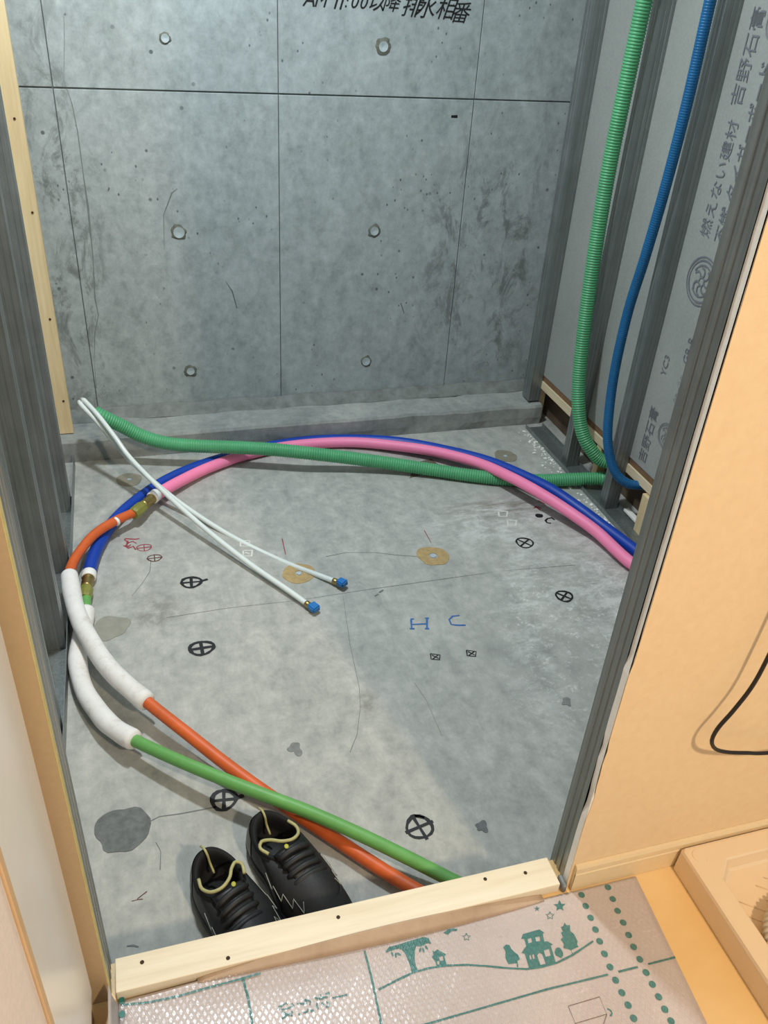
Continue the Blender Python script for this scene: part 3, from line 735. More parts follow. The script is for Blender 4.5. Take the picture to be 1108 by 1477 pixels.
sl1 = sub(s1, 0, 1, 0.0215, 'foam_sleeve', 'foam', hot, 0.11); sl1['label'] = 'dirty white foam sleeve'
def union(parent, A, B, r, first, last):
    """nut, threaded brass body and white collar between A and B"""
    d = (B-A); L = d.length
    def seg(nm, t0, t1, r0, mat, sides=20, prof=None):
        p = [A+d*(t0+(t1-t0)*i/6) for i in range(7)]
        return tube(nm, p, (lambda i, n, s: r0*(prof[i] if prof else 1)), mat, parent, sides, True, sides > 10)
    seg('union_nut', 0.0, 0.40, r*1.12, 'olive', 8, [0.85, 1, 1, 1, 1, 1, 0.9])
    seg('union_body', 0.40, 0.80, r*0.95, 'brass', 20, [1, 1, 0.86, 1.02, 0.84, 1.05, 1.05])
    seg('collar', 0.78, 1.0, r*1.18, 'white_plastic', 20, [0.9, 1, 1, 1, 1, 1, 0.95])
union(hot, PZ(192, 742, .045), PZ(226, 713, .036), 0.0165, None, None)
pk = up([(222, 717, .036), (235, 708, .034), (262, 693, .028), (300, 675, .022), (345, 659, .020), (395, 647, .019), (450, 640, .019), (510, 638, .022), (570, 643, .028), (630, 652, .036), (690, 668, .048), (740, 690, .060), (785, 715, .062), (825, 741, .050), (862, 768, .036), (905, 808, .026)])
e = pk[-1]; pk += [e+Vector((0.035, -0.10, -0.004)), e+Vector((0.015, -0.24, -0.006)), e+Vector((-0.06, -0.38, -0.006))]
pp = spline(pk, 0.010)
pi_ = tube('pink_pipe', pp, lambda i, n, s: 0.0178+(0.0016 if abs(s-2.03) < 0.012 or abs(s-1.92) < 0.008 else 0), 'pink_foam', hot, 18); pi_['label'] = 'pink foam covered pipe'

cold = empty('cold_water_pipe', PZ(320, 1125, 0)); tag(cold, 'long curving water pipe, light green then royal blue, with a white foam sleeve', 'pipe')
g1 = up([(700, 1292, .030), (645, 1266, .036), (590, 1238, .046), (520, 1204, .056), (450, 1173, .064), (390, 1150, .070), (330, 1127, .070), (260, 1098, .062), (195, 1068, .050), (160, 1046, .038), (132, 1012, .028), (115, 970, .023), (115, 935, .022), (121, 905, .022), (124, 878, .022), (124, 858, .022)])
d = (g1[0]-g1[1]).normalized(); g1 = [g1[0]+Vector((d.x, d.y, 0))*0.22+Vector((0, 0, -0.01))] + g1
pb = tube('green_pipe', spline(g1, 0.010), 0.0128, 'green_pipe', cold); pb['label'] = 'light green plastic pipe'
s2 = up([(195, 1068, .050), (176, 1058, .045), (156, 1043, .038), (140, 1024, .032), (124, 1000, .027), (115, 974, .0235), (112, 948, .0225), (116, 922, .022), (121, 900, .022), (125, 880, .022)])
sl2 = sub(s2, 0, 1, 0.0212, 'foam_sleeve', 'foam', cold, 0.16); sl2['label'] = 'kinked white foam sleeve'
union(cold, PZ(122, 864, .022), PZ(129, 826, .022), 0.0162, None, None)
bp = up([(128.5, 830, .022), (132, 812, .020), (141, 788, .019), (158, 760, .019), (178, 738, .019), (205, 716, .019), (240, 693, .019), (285, 673, .019), (340, 656, .019), (400, 642, .019), (460, 635, .019), (520, 634, .020), (580, 638, .024), (640, 649, .034), (700, 664, .048), (750, 684, .058), (795, 706, .062), (835, 733, .050), (870, 759, .034), (915, 793, .026)])
e = bp[-1]; bp += [e+Vector((0.012, -0.08, -0.004)), e+Vector((0.015, -0.22, -0.006)), e+Vector((-0.02, -0.38, -0.006))]
q = tube('blue_pipe', spline(bp, 0.010), 0.0178, 'blue_foam', cold, 18); q['label'] = 'royal blue foam covered pipe'

# green conduit on the slab, its free end lifted in the rear left corner
gc = up([(870, 690, .040), (835, 691, .030), (790, 693, .022), (740, 692, .0215), (680, 686, .022), (620, 677, .026), (560, 668, .036), (500, 660, .052), (440, 653, .070), (390, 648, .076), (330, 645, .074), (280, 643, .076), (240, 639, .085), (205, 629, .110), (175, 614, .150), (150, 602, .185), (133, 593, .205)])
gc = [Vector((1.470, gc[0].y-0.012, 0.040)), Vector((1.430, gc[0].y-0.004, 0.040))] + gc
cg = empty('green_conduit', Vector((gc[5].x, gc[5].y, 0))); tag(cg, 'green ribbed conduit lying across the slab with its end raised', 'conduit')
corrugated('ribbed_tube', gc, 0.0222, 'green_sheath', cg, 0.0078, 0.0020)
# hanging green conduit
hv = [PX(952, -95, 1.345), PX(930, 0, 1.345), PX(906, 110, 1.345), PX(881, 230, 1.345), PX(862, 340, 1.345), PX(846, 450, 1.345), PX(836, 540, 1.345), PX(835, 590, 1.348), PX(841, 626, 1.362), PX(853, 649, 1.388), PX(868, 664, 1.420)]
hv.append(hv[-1]+Vector((0.05, -0.035, 0.0)))
hv = [hv[0]+Vector((0, 0, ROOF-hv[0].z-0.02))] + hv
ch_ = empty('green_conduit', Vector((hv[1].x, hv[1].y, 0.1))); tag(ch_, 'green ribbed conduit hanging down in front of the steel studs', 'conduit')
corrugated('ribbed_tube', hv, 0.0222, 'green_sheath', ch_, 0.0078, 0.0020)
# hanging blue conduit
bv = [PX(1047, -95, 1.352), PX(1025, 0, 1.352), PX(991, 150, 1.352), PX(960, 270, 1.352), PX(931, 370, 1.350), PX(906, 450, 1.348), PX(886, 540, 1.345), PX(877, 615, 1.342), PX(879, 655, 1.350), PX(889, 683, 1.370), PX(905, 697, 1.400), PX(922, 700, 1.435)]
bv.append(bv[-1]+Vector((0.035, -0.012, 0.0)))
bv = [bv[0]+Vector((0, 0, ROOF-bv[0].z-0.02))] + bv
cb = empty('blue_conduit', Vector((bv[1].x, bv[1].y, 0.1))); tag(cb, 'thin dark blue conduit hanging beside the printed gypsum board', 'conduit')
corrugated('ribbed_tube', bv, 0.0145, 'blue_sheath', cb, 0.006, 0.0005, 16)

# two white tubes bent back out of the raised conduit end
def white_tube(label, tipdx, body, end):
    m = gc[-1]; back = (gc[-1]-gc[-2]).normalized(); sd = Vector((0.35, -0.93, 0.1)).normalized()
    pts = [m-back*0.05+tipdx, m+tipdx, m+back*0.022+tipdx+Vector((0, 0, .004)), m+back*0.036+tipdx+Vector((0.002, -.004, .016))] + body
    root = empty('white_tube', Vector((end.x, end.y, 0))); tag(root, label, 'tube')
    path = spline(pts, 0.006); tube('tube_wall', path, 0.0075, 'pex', root, 14)
    dr = (path[-1]-path[-4]).normalized(); a = path[-1]
    tube('brass_ferrule', [a-dr*0.014, a-dr*0.010, a+dr*0.004], 0.0088, 'brass', root, 16)
    tube('stop_valve', [a+dr*(0.003), a+dr*0.010, a+dr*0.018], 0.0105, 'brass', root, 6, True, False)
    bm = bmesh.new(); box_bm(bm, -0.012, 0.014, -0.0125, 0.0125, -0.006, 0.011)
    for v in bm.verts: v.co += Vector((noise.noise(v.co*90+a), noise.noise(v.co*90+a*2), noise.noise(v.co*70)))*0.004
    bmesh.ops.bevel(bm, geom=bm.edges[:], offset=0.003, segments=2, affect='EDGES')
    rot = dr.to_track_quat('X', 'Z').to_matrix().to_4x4()
    bmesh.ops.transform(bm, verts=bm.verts, matrix=Matrix.Translation(a+dr*0.014+Vector((0, 0, 0.0015))) @ rot)
    bm_obj('blue_tape_cap', bm, 'blue_tape', root)
    return root
def PV(x, y, a, b):
    """where the line of sight meets the vertical plane through a and b"""
    d = ray(x, y); n_ = Vector((b.y-a.y, a.x-b.x, 0)); return EYE + d*(n_.dot(a-EYE)/n_.dot(d))
a0, a1 = PZ(121, 577, .245), PZ(447, 874, .013); b0, b1 = PZ(118, 585, .232), PZ(487, 840, .013)
A = [a0] + [PV(x, y, a0, a1) for x, y in ((142, 600), (166, 631), (190, 663), (240, 713), (300, 766), (360, 813), (415, 851))] + [a1]
B = [b0] + [PV(x, y, b0, b1) for x, y in ((140, 608), (165, 638), (192, 668), (245, 714), (300, 753), (355, 785), (415, 813), (460, 830))] + [b1]
white_tube('white plastic tube with blue taped end, the one nearer the shoes', Vector((0.006, -0.004, 0.004)), A, A[-1])
white_tube('white plastic tube with blue taped end, lying across the tan glue ring', Vector((-0.004, 0.004, -0.004)), B, B[-1])

# ================================================================== SHOES
def make_shoe(label, heel, toe, mirror, sc):
    root = empty('sneaker', Vector(heel)); tag(root, label, 'shoe', 'pair of black sneakers')
    L = (Vector(toe)-Vector(heel)).length; ax = (Vector(toe)-Vector(heel)).normalized(); si = Vector((ax.y, -ax.x, 0))*(-1 if mirror else 1)   # si: medial/outer side
    def W(x, y, z): return Vector(heel) + ax*x + si*y + Vector((0, 0, z))
    N = 48
    def sole_pt(a):
        # a: 0 toe .. pi heel ; shoe length L, local x from 0 (heel) to L
        ca, sa = math.cos(a), math.sin(a)
        x = L*0.5+L*0.5*(abs(ca)**0.85)*(1 if ca >= 0 else -1)
        u = x/L
        wid = 0.050 + 0.009*math.exp(-((u-0.68)/0.22)**2) - 0.003*math.exp(-((u-0.40)/0.12)**2)
        cen = -0.008*math.sin(math.pi*min(1, max(0, (u-0.35)/0.65)))*1.0
        y = cen + wid*(abs(sa)**0.62)*(1 if sa >= 0 else -1)
        return x, y
    def col_pt(a):
        ca, sa = math.cos(a), math.sin(a)
        x = 0.068+0.060*ca + (0.004 if ca < 0 else 0); y = 0.042*sa*(1-0.12*max(0, ca))
        z = 0.074 + 0.012*max(0, -ca)**2 + 0.006*max(0, ca) - 0.006*abs(sa)
        return x, y, z
    def surf(a, t):
        """t 0 at sole top, 1 at collar"""
        sx_, sy_ = sole_pt(a); cx_, cy_, cz_ = col_pt(a); z0 = 0.024+0.004*max(0, -math.cos(a))
        e = t**1.55
        front = max(0, math.cos(a))
        e = t**(1.55-0.35*front)
        k = 1-(1-t)**(1.45+0.75*front)
        bul = 0.10*math.sin(math.pi*t)
        x = sx_+(cx_-sx_)*e; y = sy_+(cy_-sy_)*e + 0.0*bul
        z = z0+(cz_-z0)*k
        return x, y, z
    # sole
    bm = bmesh.new(); rows = []
    for (zz, k) in ((0.0, 0.955), (0.003, 0.985), (0.014, 1.03), (0.022, 1.035), (0.030, 1.0)):
        r = []
        for i in range(N):
            a = 2*math.pi*i/N; x, y = sole_pt(a); toe_l = 0.010*max(0, (x/L-0.80)/0.2)**2 if zz < 0.02 else 0.003*max(0, (x/L-0.8)/0.2)
            r.append(bm.verts.new(W(L*0.5+(x-L*0.5)*(1+(k-1)*0.5), y*k, zz+toe_l)))
        rows.append(r)
    for p_, q_ in zip(rows, rows[1:]):
        for i in range(N): bm.faces.new((p_[i], p_[(i+1) % N], q_[(i+1) % N], q_[i]))
    bm.faces.new(rows[0]); bm.faces.new(rows[-1]); bm_obj('sole', bm, 'shoe_sole', root, True)
    # upper shell
    bm = bmesh.new(); rows = []; T = 14
    for j in range(T+1):
        rows.append([bm.verts.new(W(*surf(2*math.pi*i/N, j/T))) for i in range(N)])
    for p_, q_ in zip(rows, rows[1:]):
        for i in range(N): bm.faces.new((p_[i], p_[(i+1) % N], q_[(i+1) % N], q_[i]))
    bm_obj('upper', bm, 'shoe_black', root, True)
    # padded collar and lining
    bm = bmesh.new(); rows = []
    for (k, dz) in ((1.04, -0.003), (1.0, 0.003), (0.92, 0.005), (0.83, 0.002), (0.78, -0.010), (0.80, -0.030), (0.84, -0.046)):
        r = []
        for i in range(N):
            x, y, z = col_pt(2*math.pi*i/N); r.append(bm.verts.new(W(0.070+(x-0.070)*k, y*k, z+dz)))
        rows.append(r)
    for p_, q_ in zip(rows, rows[1:]):
        for i in range(N): bm.faces.new((p_[i], p_[(i+1) % N], q_[(i+1) % N], q_[i]))
    bm.faces.new(rows[-1]); bm_obj('collar', bm, 'shoe_lining', root, True)
    # toe cap and heel counter overlays in another finish
    def overlay(nm, a0, a1, t0, t1, mat, na=20, nt=6, lift=0.0014):
        bm = bmesh.new(); rows = []
        for j in range(nt+1):
            r = []
            for i in range(na+1):
                a = a0+(a1-a0)*i/na; x, y, z = surf(a, t0+(t1-t0)*j/nt); ca, sa = math.cos(a), math.sin(a)
                r.append(bm.verts.new(W(x+ca*lift, y+sa*lift, z+lift)))
            rows.append(r)
        for p_, q_ in zip(rows, rows[1:]):
            for i in range(na): bm.faces.new((p_[i], p_[i+1], q_[i+1], q_[i]))
        return bm_obj(nm, bm, mat, root, True)
    overlay('toe_cap', -0.75, 0.75, 0.0, 0.42, 'shoe_mesh')
    overlay('heel_counter', math.pi-0.9, math.pi+0.9, 0.0, 0.72, 'shoe_gloss')
    # tongue
    bm = bmesh.new(); rows = []
    for j in range(11):
        u = j/10; x = 0.172-0.072*u; z = 0.0705+0.030*u - 0.012*u*u + 0.004*math.sin(math.pi*u); hw = 0.025+0.006*u
        r = []
        for i in range(9):
            v = -1+2*i/8; r.append(bm.verts.new(W(x, v*hw, z-0.006*v*v)))
        for i in range(9):
            v = 1-2*i/8; r.append(bm.verts.new(W(x-0.002, v*hw*0.97, z-0.006*v*v-0.006)))
        rows.append(r)
    n_ = len(rows[0])
    for p_, q_ in zip(rows, rows[1:]):
        for i in range(n_): bm.faces.new((p_[i], p_[(i+1) % n_], q_[(i+1) % n_], q_[i]))
    bm.faces.new(rows[0]); bm.faces.new(rows[-1]); tg = bm_obj('tongue', bm, 'shoe_gloss', root, True)
    # padded straps across the instep
    for j in range(5):
        x = 0.118+0.0155*j; pts = []
        for i in range(11):
            v = -1+2*i/10; zc = surf(0.0, 1-0.13*(j+1))[2]
            z = 0.0930-0.0052*j-0.00045*j*j; pts.append(W(x+0.004*v, v*(0.031+0.0012*j), z-0.010*v*v))
        tube('instep_strap', pts, lambda i, n, s: 0.0062 if 0 < i < n-1 else 0.003, 'shoe_black', root, 10)
    # tan pull cord round the collar front, heel tape, piping zigzags, emblem
    zz = 0.090
    cr = [W(0.056, 0.033, zz-0.010), W(0.076, 0.0365, zz-0.008), W(0.094, 0.028, zz-0.002), W(0.100, 0.010, zz+0.003), W(0.092, -0.008, zz+0.005), W(0.076, -0.020, zz+0.002), W(0.066, -0.033, zz-0.002), W(0.074, -0.041, zz-0.006), W(0.092, -0.036, zz-0.006)]
    tube('pull_cord', spline(cr, 0.003), 0.0030, 'shoe_cord', root, 10)
    ht = [W(0.006, 0.004, 0.090), W(0.018, 0.003, 0.0955), W(0.028, 0.002, 0.088), W(0.034, 0.001, 0.072), W(0.046, 0.000, 0.058)]
    tube('heel_tape', spline(ht, 0.003), 0.0022, 'shoe_cord', root, 8)
    for sgn in (-1, 1):
        pts = []
        for i in range(9):
            u = i/8; a = sgn*(1.62-0.95*u); t = 0.56 if i % 2 == 0 else 0.40
            x, y, z = surf(a, t-0.06*u); pts.append(W(x, y+sgn*0.0016, z+0.0016))
        fine = []
        for a_, b_ in zip(pts, pts[1:]):
            for k in range(5): fine.append(a_.lerp(b_, k/5))
        fine.append(pts[-1]); tube('zigzag_piping', fine, 0.0008, 'shoe_piping', root, 6)
    bm = bmesh.new(); bmesh.ops.create_icosphere(bm, subdivisions=2, radius=0.0045)
    bmesh.ops.transform(bm, verts=bm.verts, matrix=Matrix.Translation(W(0.107, -0.008, 0.0968)) @ Matrix.Diagonal((0.9, 1.1, 0.3, 1)))
    bm_obj('tongue_emblem', bm, 'shoe_yellow', tg)
    return root
def at0(x, y): p = PZ(x, y, 0.0); return p
h1 = Vector((0.020, 0.958, 0)); t1 = h1 + Vector((0.34, -0.94, 0)).normalized()*0.275
h2 = Vector((0.124, 1.010, 0)); t2 = h2 + Vector((0.44, -0.90, 0)).normalized()*0.275
make_shoe('black sneaker with tan cords standing farther from the pipes, left of the pair', h1, t1, False, 1)
make_shoe('black sneaker with tan cords standing against the orange pipe, right of the pair', h2, t2, True, 1)

# ================================================================== THRESHOLD, CARDBOARD
lb = empty('threshold_timber', (0.22, 0.70, ZF)); tag(lb, 'pale pine timber laid across the doorway edge', 'timber')
tb = box('timber_body', -0.121, 0.566, 0.672, 0.722, ZF+0.0005, 0.192, 'pine', lb, 0.0015, 2)
for (x, y) in ((205, 1388), (329, 1382), (488, 1323), (758, 1259), (700, 1268)):
    p = PZ(x, y, 0.192); bm = bmesh.new()
    bmesh.ops.create_cone(bm, cap_ends=True, segments=9, radius1=0.0032, radius2=0.0030, depth=0.0012, matrix=Matrix.Translation(p))
    bm_obj('nail_head', bm, 'hole', lb)

ZC = ZF+0.0035
cs = empty('cardboard_sheet', (0.3, 0.5, ZF)); tag(cs, 'brown protective floor cardboard printed with teal houses, trees and dots', 'cardboard')
# body of the sheet: left and rear edges lift slightly, right edge free
def sheet_z(x, y):
    k = max(0.0, (y-0.615)/0.055); m = math.exp(-((x-0.14)/0.20)**2)
    return ZC + 0.012*k*k*m
bm = bmesh.new(); nx, ny = 56, 30; rows = []
for j in range(ny+1):
    v = j/ny; r = []
    for i in range(nx+1):
        u = i/nx; yb = 0.668 - 0.004*u; y = -0.35+(yb+0.35)*v**0.6 if False else -0.35+(yb+0.35)*(1-(1-v)**1.6)
        xr = 0.704 - 0.09*(0.665-y); x = -0.119+(xr+0.119)*u
        r.append(bm.verts.new((x, y, sheet_z(x, y))))
    rows.append(r)
for a, b in zip(rows, rows[1:]):
    for i in range(nx): bm.faces.new((a[i], a[i+1], b[i+1], b[i]))
sh = bm_obj('printed_face', bm, 'card', cs, True)
md = sh.modifiers.new('thickness', 'SOLIDIFY'); md.thickness = 0.003; md.offset = -1
# upturned flap at the left, folded strip against the timber
bm = bmesh.new(); prof = [(-0.119, 0.0), (-0.1225, 0.006), (-0.1265, 0.030), (-0.1275, 0.055)]; rows = []
for i in range(13):
    y = -0.35+1.015*i/12; hk = 1.0 if i < 12 else 0.98
    rows.append([bm.verts.new((x, y, ZC+z*hk)) for x, z in prof])
for a, b in zip(rows, rows[1:]):
    for j in range(3): bm.faces.new((a[j], a[j+1], b[j+1], b[j]))
fp = bm_obj('upturned_flap', bm, 'card', cs, True); md = fp.modifiers.new('thickness', 'SOLIDIFY'); md.thickness = 0.0015
bm = bmesh.new(); rows = []
for i in range(41):
    t = i/40; x = -0.010+0.545*t; h = math.sin(math.pi*t)**0.8
    y0 = 0.667-0.0036*t; z0 = sheet_z(x, y0-0.006); zt_ = z0+0.0012+(0.1930-z0)*h
    rows.append([bm.verts.new((x, y0-0.003-0.009*h, z0+0.0012)), bm.verts.new((x, y0-0.001-0.003*h, z0+0.0014+0.006*h)), bm.verts.new((x, 0.6705, zt_-0.001*h)), bm.verts.new((x, 0.6712+0.005*max(0, h-0.75), zt_+0.0006))])
for a, b in zip(rows, rows[1:]):
    for j in range(3): bm.faces.new((a[j], b[j], b[j+1], a[j+1]))
ff = bm_obj('folded_strip', bm, 'kraft', cs, True); md = ff.modifiers.new('thickness', 'SOLIDIFY'); md.thickness = 0.0012; md.offset = 1
# clear film over the left part
bm = bmesh.new(); rows = []
for j in range(25):
    r = []
    for i in range(37):
        yb = 0.664; y = -0.34+(yb+0.34)*j/24; x = -0.118+(0.704-0.09*(0.665-y)-0.003+0.118)*i/36
        r.append(bm.verts.new((x, y, sheet_z(x, y)+0.0016)))
    rows.append(r)
for a, b in zip(rows, rows[1:]):
    for i in range(36): bm.faces.new((a[i], a[i+1], b[i+1], b[i]))
fm = bm_obj('quilted_film', bm, 'film', cs, True); fm['label'] = 'clear quilted plastic film'

# ---- teal print; outlines are read on the sheet's plane
def sp_(x, y, lift=0.0007):
    p = PZ(x, y, ZC); z = sheet_z(p.x, p.y)
    p = PZ(x, y, z); return Vector((p.x, p.y, z+lift))
def outline(s, ox, oy, pts): return [sp_(ox+x/s, oy+y/s) for x, y in pts]
def print_line(name, pts, wd, mat='ink_teal'):
    P = []
    for (a, b) in zip(pts, pts[1:]):
        k = max(2, int(math.hypot(b[0]-a[0], b[1]-a[1])/12))
        for i in range(k): P.append(sp_(a[0]+(b[0]-a[0])*i/k, a[1]+(b[1]-a[1])*i/k))
    P.append(sp_(*pts[-1])); return strokes(name, [P], wd, mat, cs, lift=0.0001, jitter=0.15)
def Z2(x, y): return (500+x/2.77, 1240+y/2.77)        # crop frames the outlines were read in
def Z4(x, y): return (700+x/6.155, 1270+y/6.155)
def Z3(x, y): return (540+x/6.925, 1330+y/6.925)
for (x, y) in ((839, 1291), (845, 1307), (852, 1324), (859, 1341), (865, 1358), (872, 1376), (880, 1395), (888, 1414), (897, 1432), (906, 1450), (914, 1469), (923, 1488), (877, 1280), (884, 1297), (891, 1314), (899, 1331), (907, 1349), (914, 1366), (923, 1384), (932, 1403), (941, 1420), (950, 1438), (959, 1456), (968, 1473), (977, 1491)):
    c = sp_(x, y); flat_poly('printed_dot', [c+Vector((math.cos(2*math.pi*i/18)*0.0052, math.sin(2*math.pi*i/18)*0.0052, 0)) for i in range(18)], 'ink_teal', cs)
for (x, y) in ((168, 1446), (168, 1466), (168, 1486)):
    c = sp_(x, y, 0.0022); c.x = max(c.x, -0.1185+0.0040); flat_poly('printed_dot', [c+Vector((math.cos(2*math.pi*i/18)*0.0042, math.sin(2*math.pi*i/18)*0.0050, 0)) for i in range(18)], 'ink_teal', cs)
print_line('printed_line', [(350, 1410), (358, 1440), (364, 1477), (372, 1540)], 0.0032)
print_line('printed_line', [(526, 1372), (537, 1415), (550, 1477), (562, 1540)], 0.0032)
print_line('printed_line', [(176, 1450), (215, 1446), (258, 1437), (300, 1425), (345, 1413), (376, 1404)], 0.0030)
print_line('printed_line', [(600, 1482), (700, 1453), (790, 1427), (877, 1406)], 0.0028)
print_line('printed_line', [(892, 1402), (920, 1395)], 0.0028)
print_line('printed_line', [(935, 1391), (974, 1381)], 0.0028)
ground = [Z2(*p) for p in ((128, 520), (190, 488), (265, 452), (330, 434), (400, 424), (480, 421), (560, 426), (640, 434), (720, 438), (780, 430), (840, 413), (900, 383), (950, 350), (985, 326))]
print_line('printed_hill', ground, 0.0028)
tree = [Z3(*p) for p in ((372, 510), (440, 500), (415, 440), (402, 370), (405, 290), (420, 240), (470, 246), (520, 215), (560, 205), (545, 165), (500, 150), (440, 165), (395, 180), (340, 195), (280, 215), (215, 235), (150, 250), (115, 290), (160, 290), (190, 280), (240, 268), (275, 275), (310, 320), (345, 400), (365, 460))]
flat_poly('printed_tree', [sp_(*p) for p in tree], 'ink_teal', cs)
for (x, y, a) in ((180, 322, 1.2), (215, 335, 1.6), (245, 322, .5), (135, 290, 2.6), (460, 280, 1.9), (490, 282, 1.3), (520, 255, 1.0), (545, 205, .4)):
    c = Z3(x, y); pts = []
    for i in range(10):
        t = 2*math.pi*i/10; u, v = 3.6*math.cos(t), 1.5*math.sin(t); pts.append(sp_(c[0]+u*math.cos(a)-v*math.sin(a), c[1]+u*math.sin(a)+v*math.cos(a), 0.0009))
    flat_poly('printed_leaf', pts, 'ink_teal', cs)
def rect(px_, f): return [sp_(*f(*p)) for p in px_]
house_s = [Z3(*p) for p in ((625, 445), (605, 385), (575, 355), (590, 330), (583, 285), (600, 300), (630, 275), (715, 325), (700, 345), (725, 440))]
flat_poly('printed_house', [sp_(*p) for p in house_s], 'ink_teal', cs, (rect(((626, 390), (648, 385), (652, 425), (632, 428)), Z3), rect(((645, 350), (685, 340), (692, 385), (655, 390)), Z3)))
house_b = [Z4(*p) for p in ((390, 780), (350, 650), (322, 645), (352, 600), (365, 585), (345, 520), (320, 520), (335, 478), (480, 436), (525, 465), (510, 475), (525, 545), (550, 540), (600, 570), (582, 580), (628, 735), (560, 760), (480, 775))]
flat_poly('printed_house', [sp_(*p) for p in house_b], 'ink_teal', cs, (
    rect(((375, 522), (408, 510), (416, 550), (384, 560)), Z4), rect(((444, 506), (482, 497), (490, 538), (452, 545)), Z4),
    rect(((390, 668), (404, 660), (412, 700), (398, 704)), Z4), rect(((416, 662), (432, 656), (440, 694), (424, 700)), Z4),
    rect(((460, 665), (480, 642), (505, 655), (538, 742), (490, 752)), Z4), rect(((520, 622), (565, 608), (582, 668), (536, 680)), Z4)))
for nm, pts in (('printed_tree', ((390-108, 770), (282, 735), (240, 740), (205, 745), (180, 690), (180, 630), (160, 595), (185, 570), (215, 575), (232, 610), (262, 640), (290, 660), (308, 700), (285, 715), (294, 768))),
                ('printed_tree', ((690, 690), (668, 688), (625, 665), (615, 640), (625, 605), (650, 595), (670, 605), (692, 645), (690, 672), (674, 684))),
                ('printed_tree', ((772, 655), (760, 620), (740, 612), (692, 600), (700, 570), (670, 525), (690, 505), (672, 465), (690, 455), (672, 415), (692, 408), (705, 375), (722, 400), (752, 398), (755, 450), (790, 480), (820, 540), (815, 570), (828, 590), (770, 615), (764, 625), (778, 652)))):
    flat_poly(nm, [sp_(*Z4(*p)) for p in pts], 'ink_teal', cs)
def star(cx, cy, r, a0, inner=0.45): return [(cx+(r if k % 2 == 0 else r*inner)*math.cos(a0+math.pi*k/5), cy+(r if k % 2 == 0 else r*inner)*math.sin(a0+math.pi*k/5)*0.95) for k in range(10)]
flat_poly('printed_star', [sp_(*p) for p in star(807.5, 1307, 9.0, -1.62)], 'ink_teal', cs)
flat_poly('printed_star', [sp_(*p) for p in star(774.5, 1311, 4.6, -1.6, 0.35)], 'ink_teal', cs)
for (x, y, r) in ((793.5, 1321, 6.2), (673, 1352, 6.0)):
    s_ = star(x, y, r, -1.6); s_.append(s_[0]); strokes('printed_star', [[sp_(*p) for p in s_]], 0.0011, 'ink_teal', cs, lift=0.0001, jitter=0)
flat_poly('printed_leaf', [sp_(*Z3(*p)) for p in ((690, 110), (730, 80), (770, 66), (830, 70), (825, 90), (770, 92), (735, 128))], 'ink_teal', cs)
box1 = [(780+x/6.925, 1380+y/6.925) for x, y in ((275, 495), (588, 402), (660, 575), (345, 668), (275, 495))]
strokes('printed_diagram', [[sp_(*p) for p in box1], [sp_(780+660/6.925, 1380+575/6.925), sp_(780+600/6.925, 1380+760/6.925)], [sp_(780+345/6.925, 1380+668/6.925), sp_(780+390/6.925, 1380+780/6.925)]], 0.0009, 'ink_line', cs, lift=0.0001, jitter=0)
strokes('printed_diagram', [[sp_(780+x/6.925, 1380+y/6.925) for x, y in ((665, 520), (700, 540), (712, 570), (695, 595))]], 0.0022, 'ink_teal', cs, lift=0.0001, jitter=0.1)
# lettering seen through the film
gl = (((70, 240), (80, 310)), ((90, 255), (130, 222), (170, 200), (190, 220)), ((100, 292), (200, 272), (270, 232)), ((110, 320), (160, 350), (250, 372)), ((110, 415), (180, 360)), ((210, 350), (250, 320)), ((240, 210), (270, 250)),
      ((310, 215), (420, 213)), ((420, 150), (430, 210)), ((440, 160), (490, 185), (480, 230)), ((330, 360), (352, 350)), ((390, 332), (440, 325), (460, 282)), ((490, 316), (530, 300)),
      ((545, 130), (590, 152)), ((580, 200), (570, 250), (592, 285)), ((620, 90), (650, 160)), ((600, 152), (720, 120)), ((640, 200), (662, 242)), ((700, 190), (740, 215), (730, 255), (690, 250)), ((690, 90), (740, 70)), ((780, 140), (880, 118), (980, 95)))
strokes('printed_lettering', [[sp_(395+x/9.23, 1425+y/9.23) for x, y in q] for q in gl], 0.0024, 'ink_teal', cs, lift=0.0001, jitter=0.3)

# ================================================================== HALL THINGS
# washing machine pan
wp = empty('washing_machine_pan', (1.05, 0.36, ZF)); tag(wp, 'cream plastic washing machine pan with raised rim in the corner', 'pan')
X0, X1, Y0, Y1, ZT = 0.776, 1.40, 0.03, 0.667, 0.222
def ring_pts(inset, ch, z): 
    a, b, c, d = X0+inset, X1-inset, Y0+inset, Y1-inset
    return [(a+ch, c, z), (b-ch, c, z), (b, c+ch, z), (b, d-ch, z), (b-ch, d, z), (a+ch, d, z), (a, d-ch, z), (a, c+ch, z)]
bm = bmesh.new(); rows = []
for ins, ch, z in ((0.000, 0.004, ZF+0.0005), (0.001, 0.004, ZT-0.006), (0.003, 0.006, ZT-0.001), (0.007, 0.008, ZT), (0.036, 0.028, ZT), (0.0385, 0.028, ZT-0.002), (0.042, 0.030, ZT-0.022), (0.046, 0.030, ZT-0.026)):
    rows.append([bm.verts.new(p) for p in ring_pts(ins, ch, z)])
for p_, q_ in zip(rows, rows[1:]):
    for i in range(8): bm.faces.new((p_[i], p_[(i+1) % 8], q_[(i+1) % 8], q_[i]))
bm.faces.new(rows[-1]); bm_obj('tray', bm, 'pan', wp)
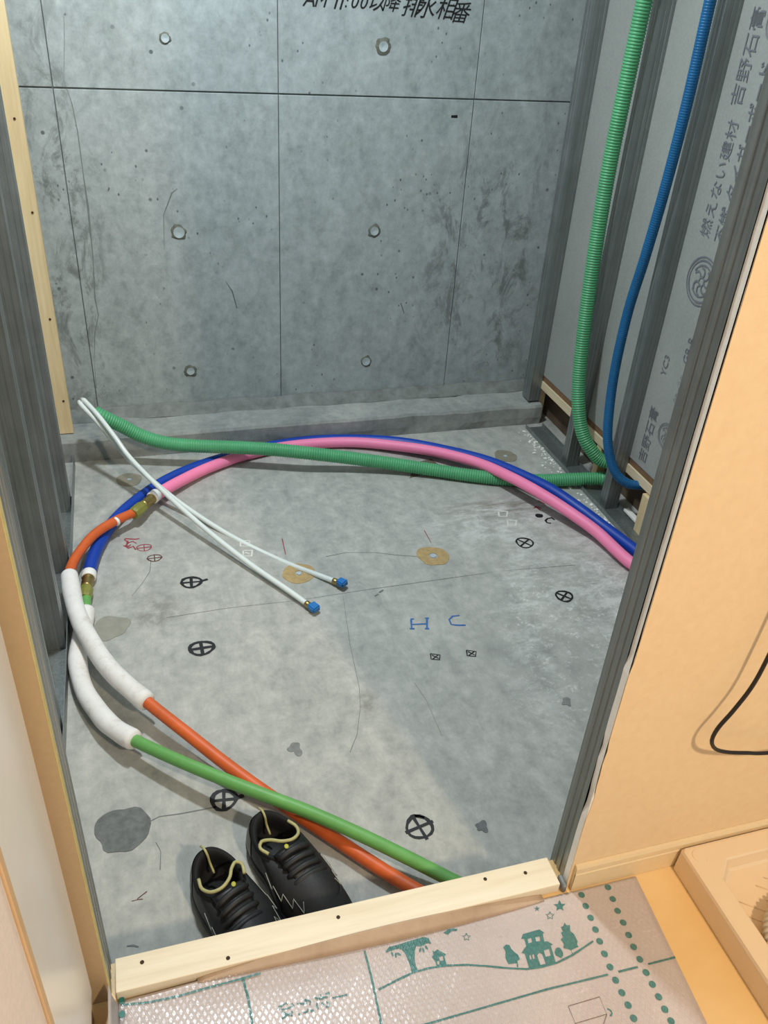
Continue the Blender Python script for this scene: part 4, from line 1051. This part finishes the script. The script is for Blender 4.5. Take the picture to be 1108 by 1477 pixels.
for k in range(44):       # moulded diagonal ribs of the tray floor
    c0 = 0.30+0.026*k; a = None
    p = [Vector((x, 0.62*x*0 + c0-(x-X0)*0.75, ZT-0.0255)) for x in [X0+0.055+0.54*i/24 for i in range(25)]]
    p = [q for q in p if Y0+0.06 < q.y < Y1-0.06 and not (q.y-(Y1-0.06) > -0.028 and q.x < X0+0.09)]
    if len(p) >= 3: tube('tray_rib', p, 0.0009, 'pan', wp, 6)
bm = bmesh.new(); bmesh.ops.create_cone(bm, cap_ends=True, segments=28, radius1=0.0125, radius2=0.0120, depth=0.0012, matrix=Matrix.Translation((X0+0.024, Y1-0.022, ZT+0.0004)))
bm_obj('screw_cap', bm, 'pan', wp)
# ribbed drain hose lying in the pan
c0 = PZ(1190, 1368, 0.215); hp = [c0+Vector((math.cos(a)*0.072, math.sin(a)*0.072, 0.002)) for a in [0.9+2*math.pi*0.86*i/40 for i in range(41)]]
dh = empty('drain_hose', Vector((c0.x, c0.y, ZT-0.025))); tag(dh, 'coiled cream ribbed drain hose lying in the washing machine pan', 'hose')
corrugated('ribbed_coil', hp, 0.0175, 'hose', dh, 0.008, 0.003, 14)
# power cord
cp = [PY(x, y, 0.648) for x, y in ((1190, 760), (1150, 860), (1108, 948), (1085, 990), (1058, 1025), (1036, 1050), (1027, 1068), (1032, 1080), (1050, 1085), (1080, 1086), (1108, 1086), (1150, 1088))]
cp = [Vector((cp[0].x+0.06, cp[0].y, 2.3)), Vector((cp[0].x+0.05, cp[0].y, 1.7))] + cp[:-1] + [cp[-1]+Vector((0.10, 0, -0.01)), cp[-1]+Vector((0.24, -0.03, -0.10)), cp[-1]+Vector((0.30, -0.10, -0.22))]
pc = empty('power_cord', Vector((cp[4].x, cp[4].y, ZF))); tag(pc, 'black power cord bent in a sharp loop before the peach wall', 'cord')
tube('cable', spline(cp, 0.005), 0.0030, 'cord', pc, 12)
# small steel clip at the foot of the end stud
ck = box('floor_clip', 0.570, 0.578, 0.668, 0.690, ZF+0.0005, ZF+0.018, 'steel', None, 0.002); tag(ck, 'small dark steel clip at the timber end by the baseboard', 'clip')

# plaster crumbs swept against the right-hand track
bm = bmesh.new(); rnd = random.Random(3)
for k in range(150):
    y = rnd.choice((rnd.uniform(2.18, 2.50), rnd.uniform(1.75, 2.05), rnd.uniform(1.72, 2.5))); x = XR-0.022-abs(rnd.gauss(0, 0.028)); r = rnd.uniform(0.0015, 0.0055)
    vv = bmesh.ops.create_icosphere(bm, subdivisions=1, radius=r)['verts']
    for v in vv: v.co = Vector((v.co.x*rnd.uniform(0.7, 1.4), v.co.y*rnd.uniform(0.7, 1.5), max(0, v.co.z*0.6+r*0.25))) + Vector((x, y, 0.0002))
cr_ = bm_obj('plaster_crumbs', bm, 'gypsum', fl); cr_['kind'] = 'stuff'
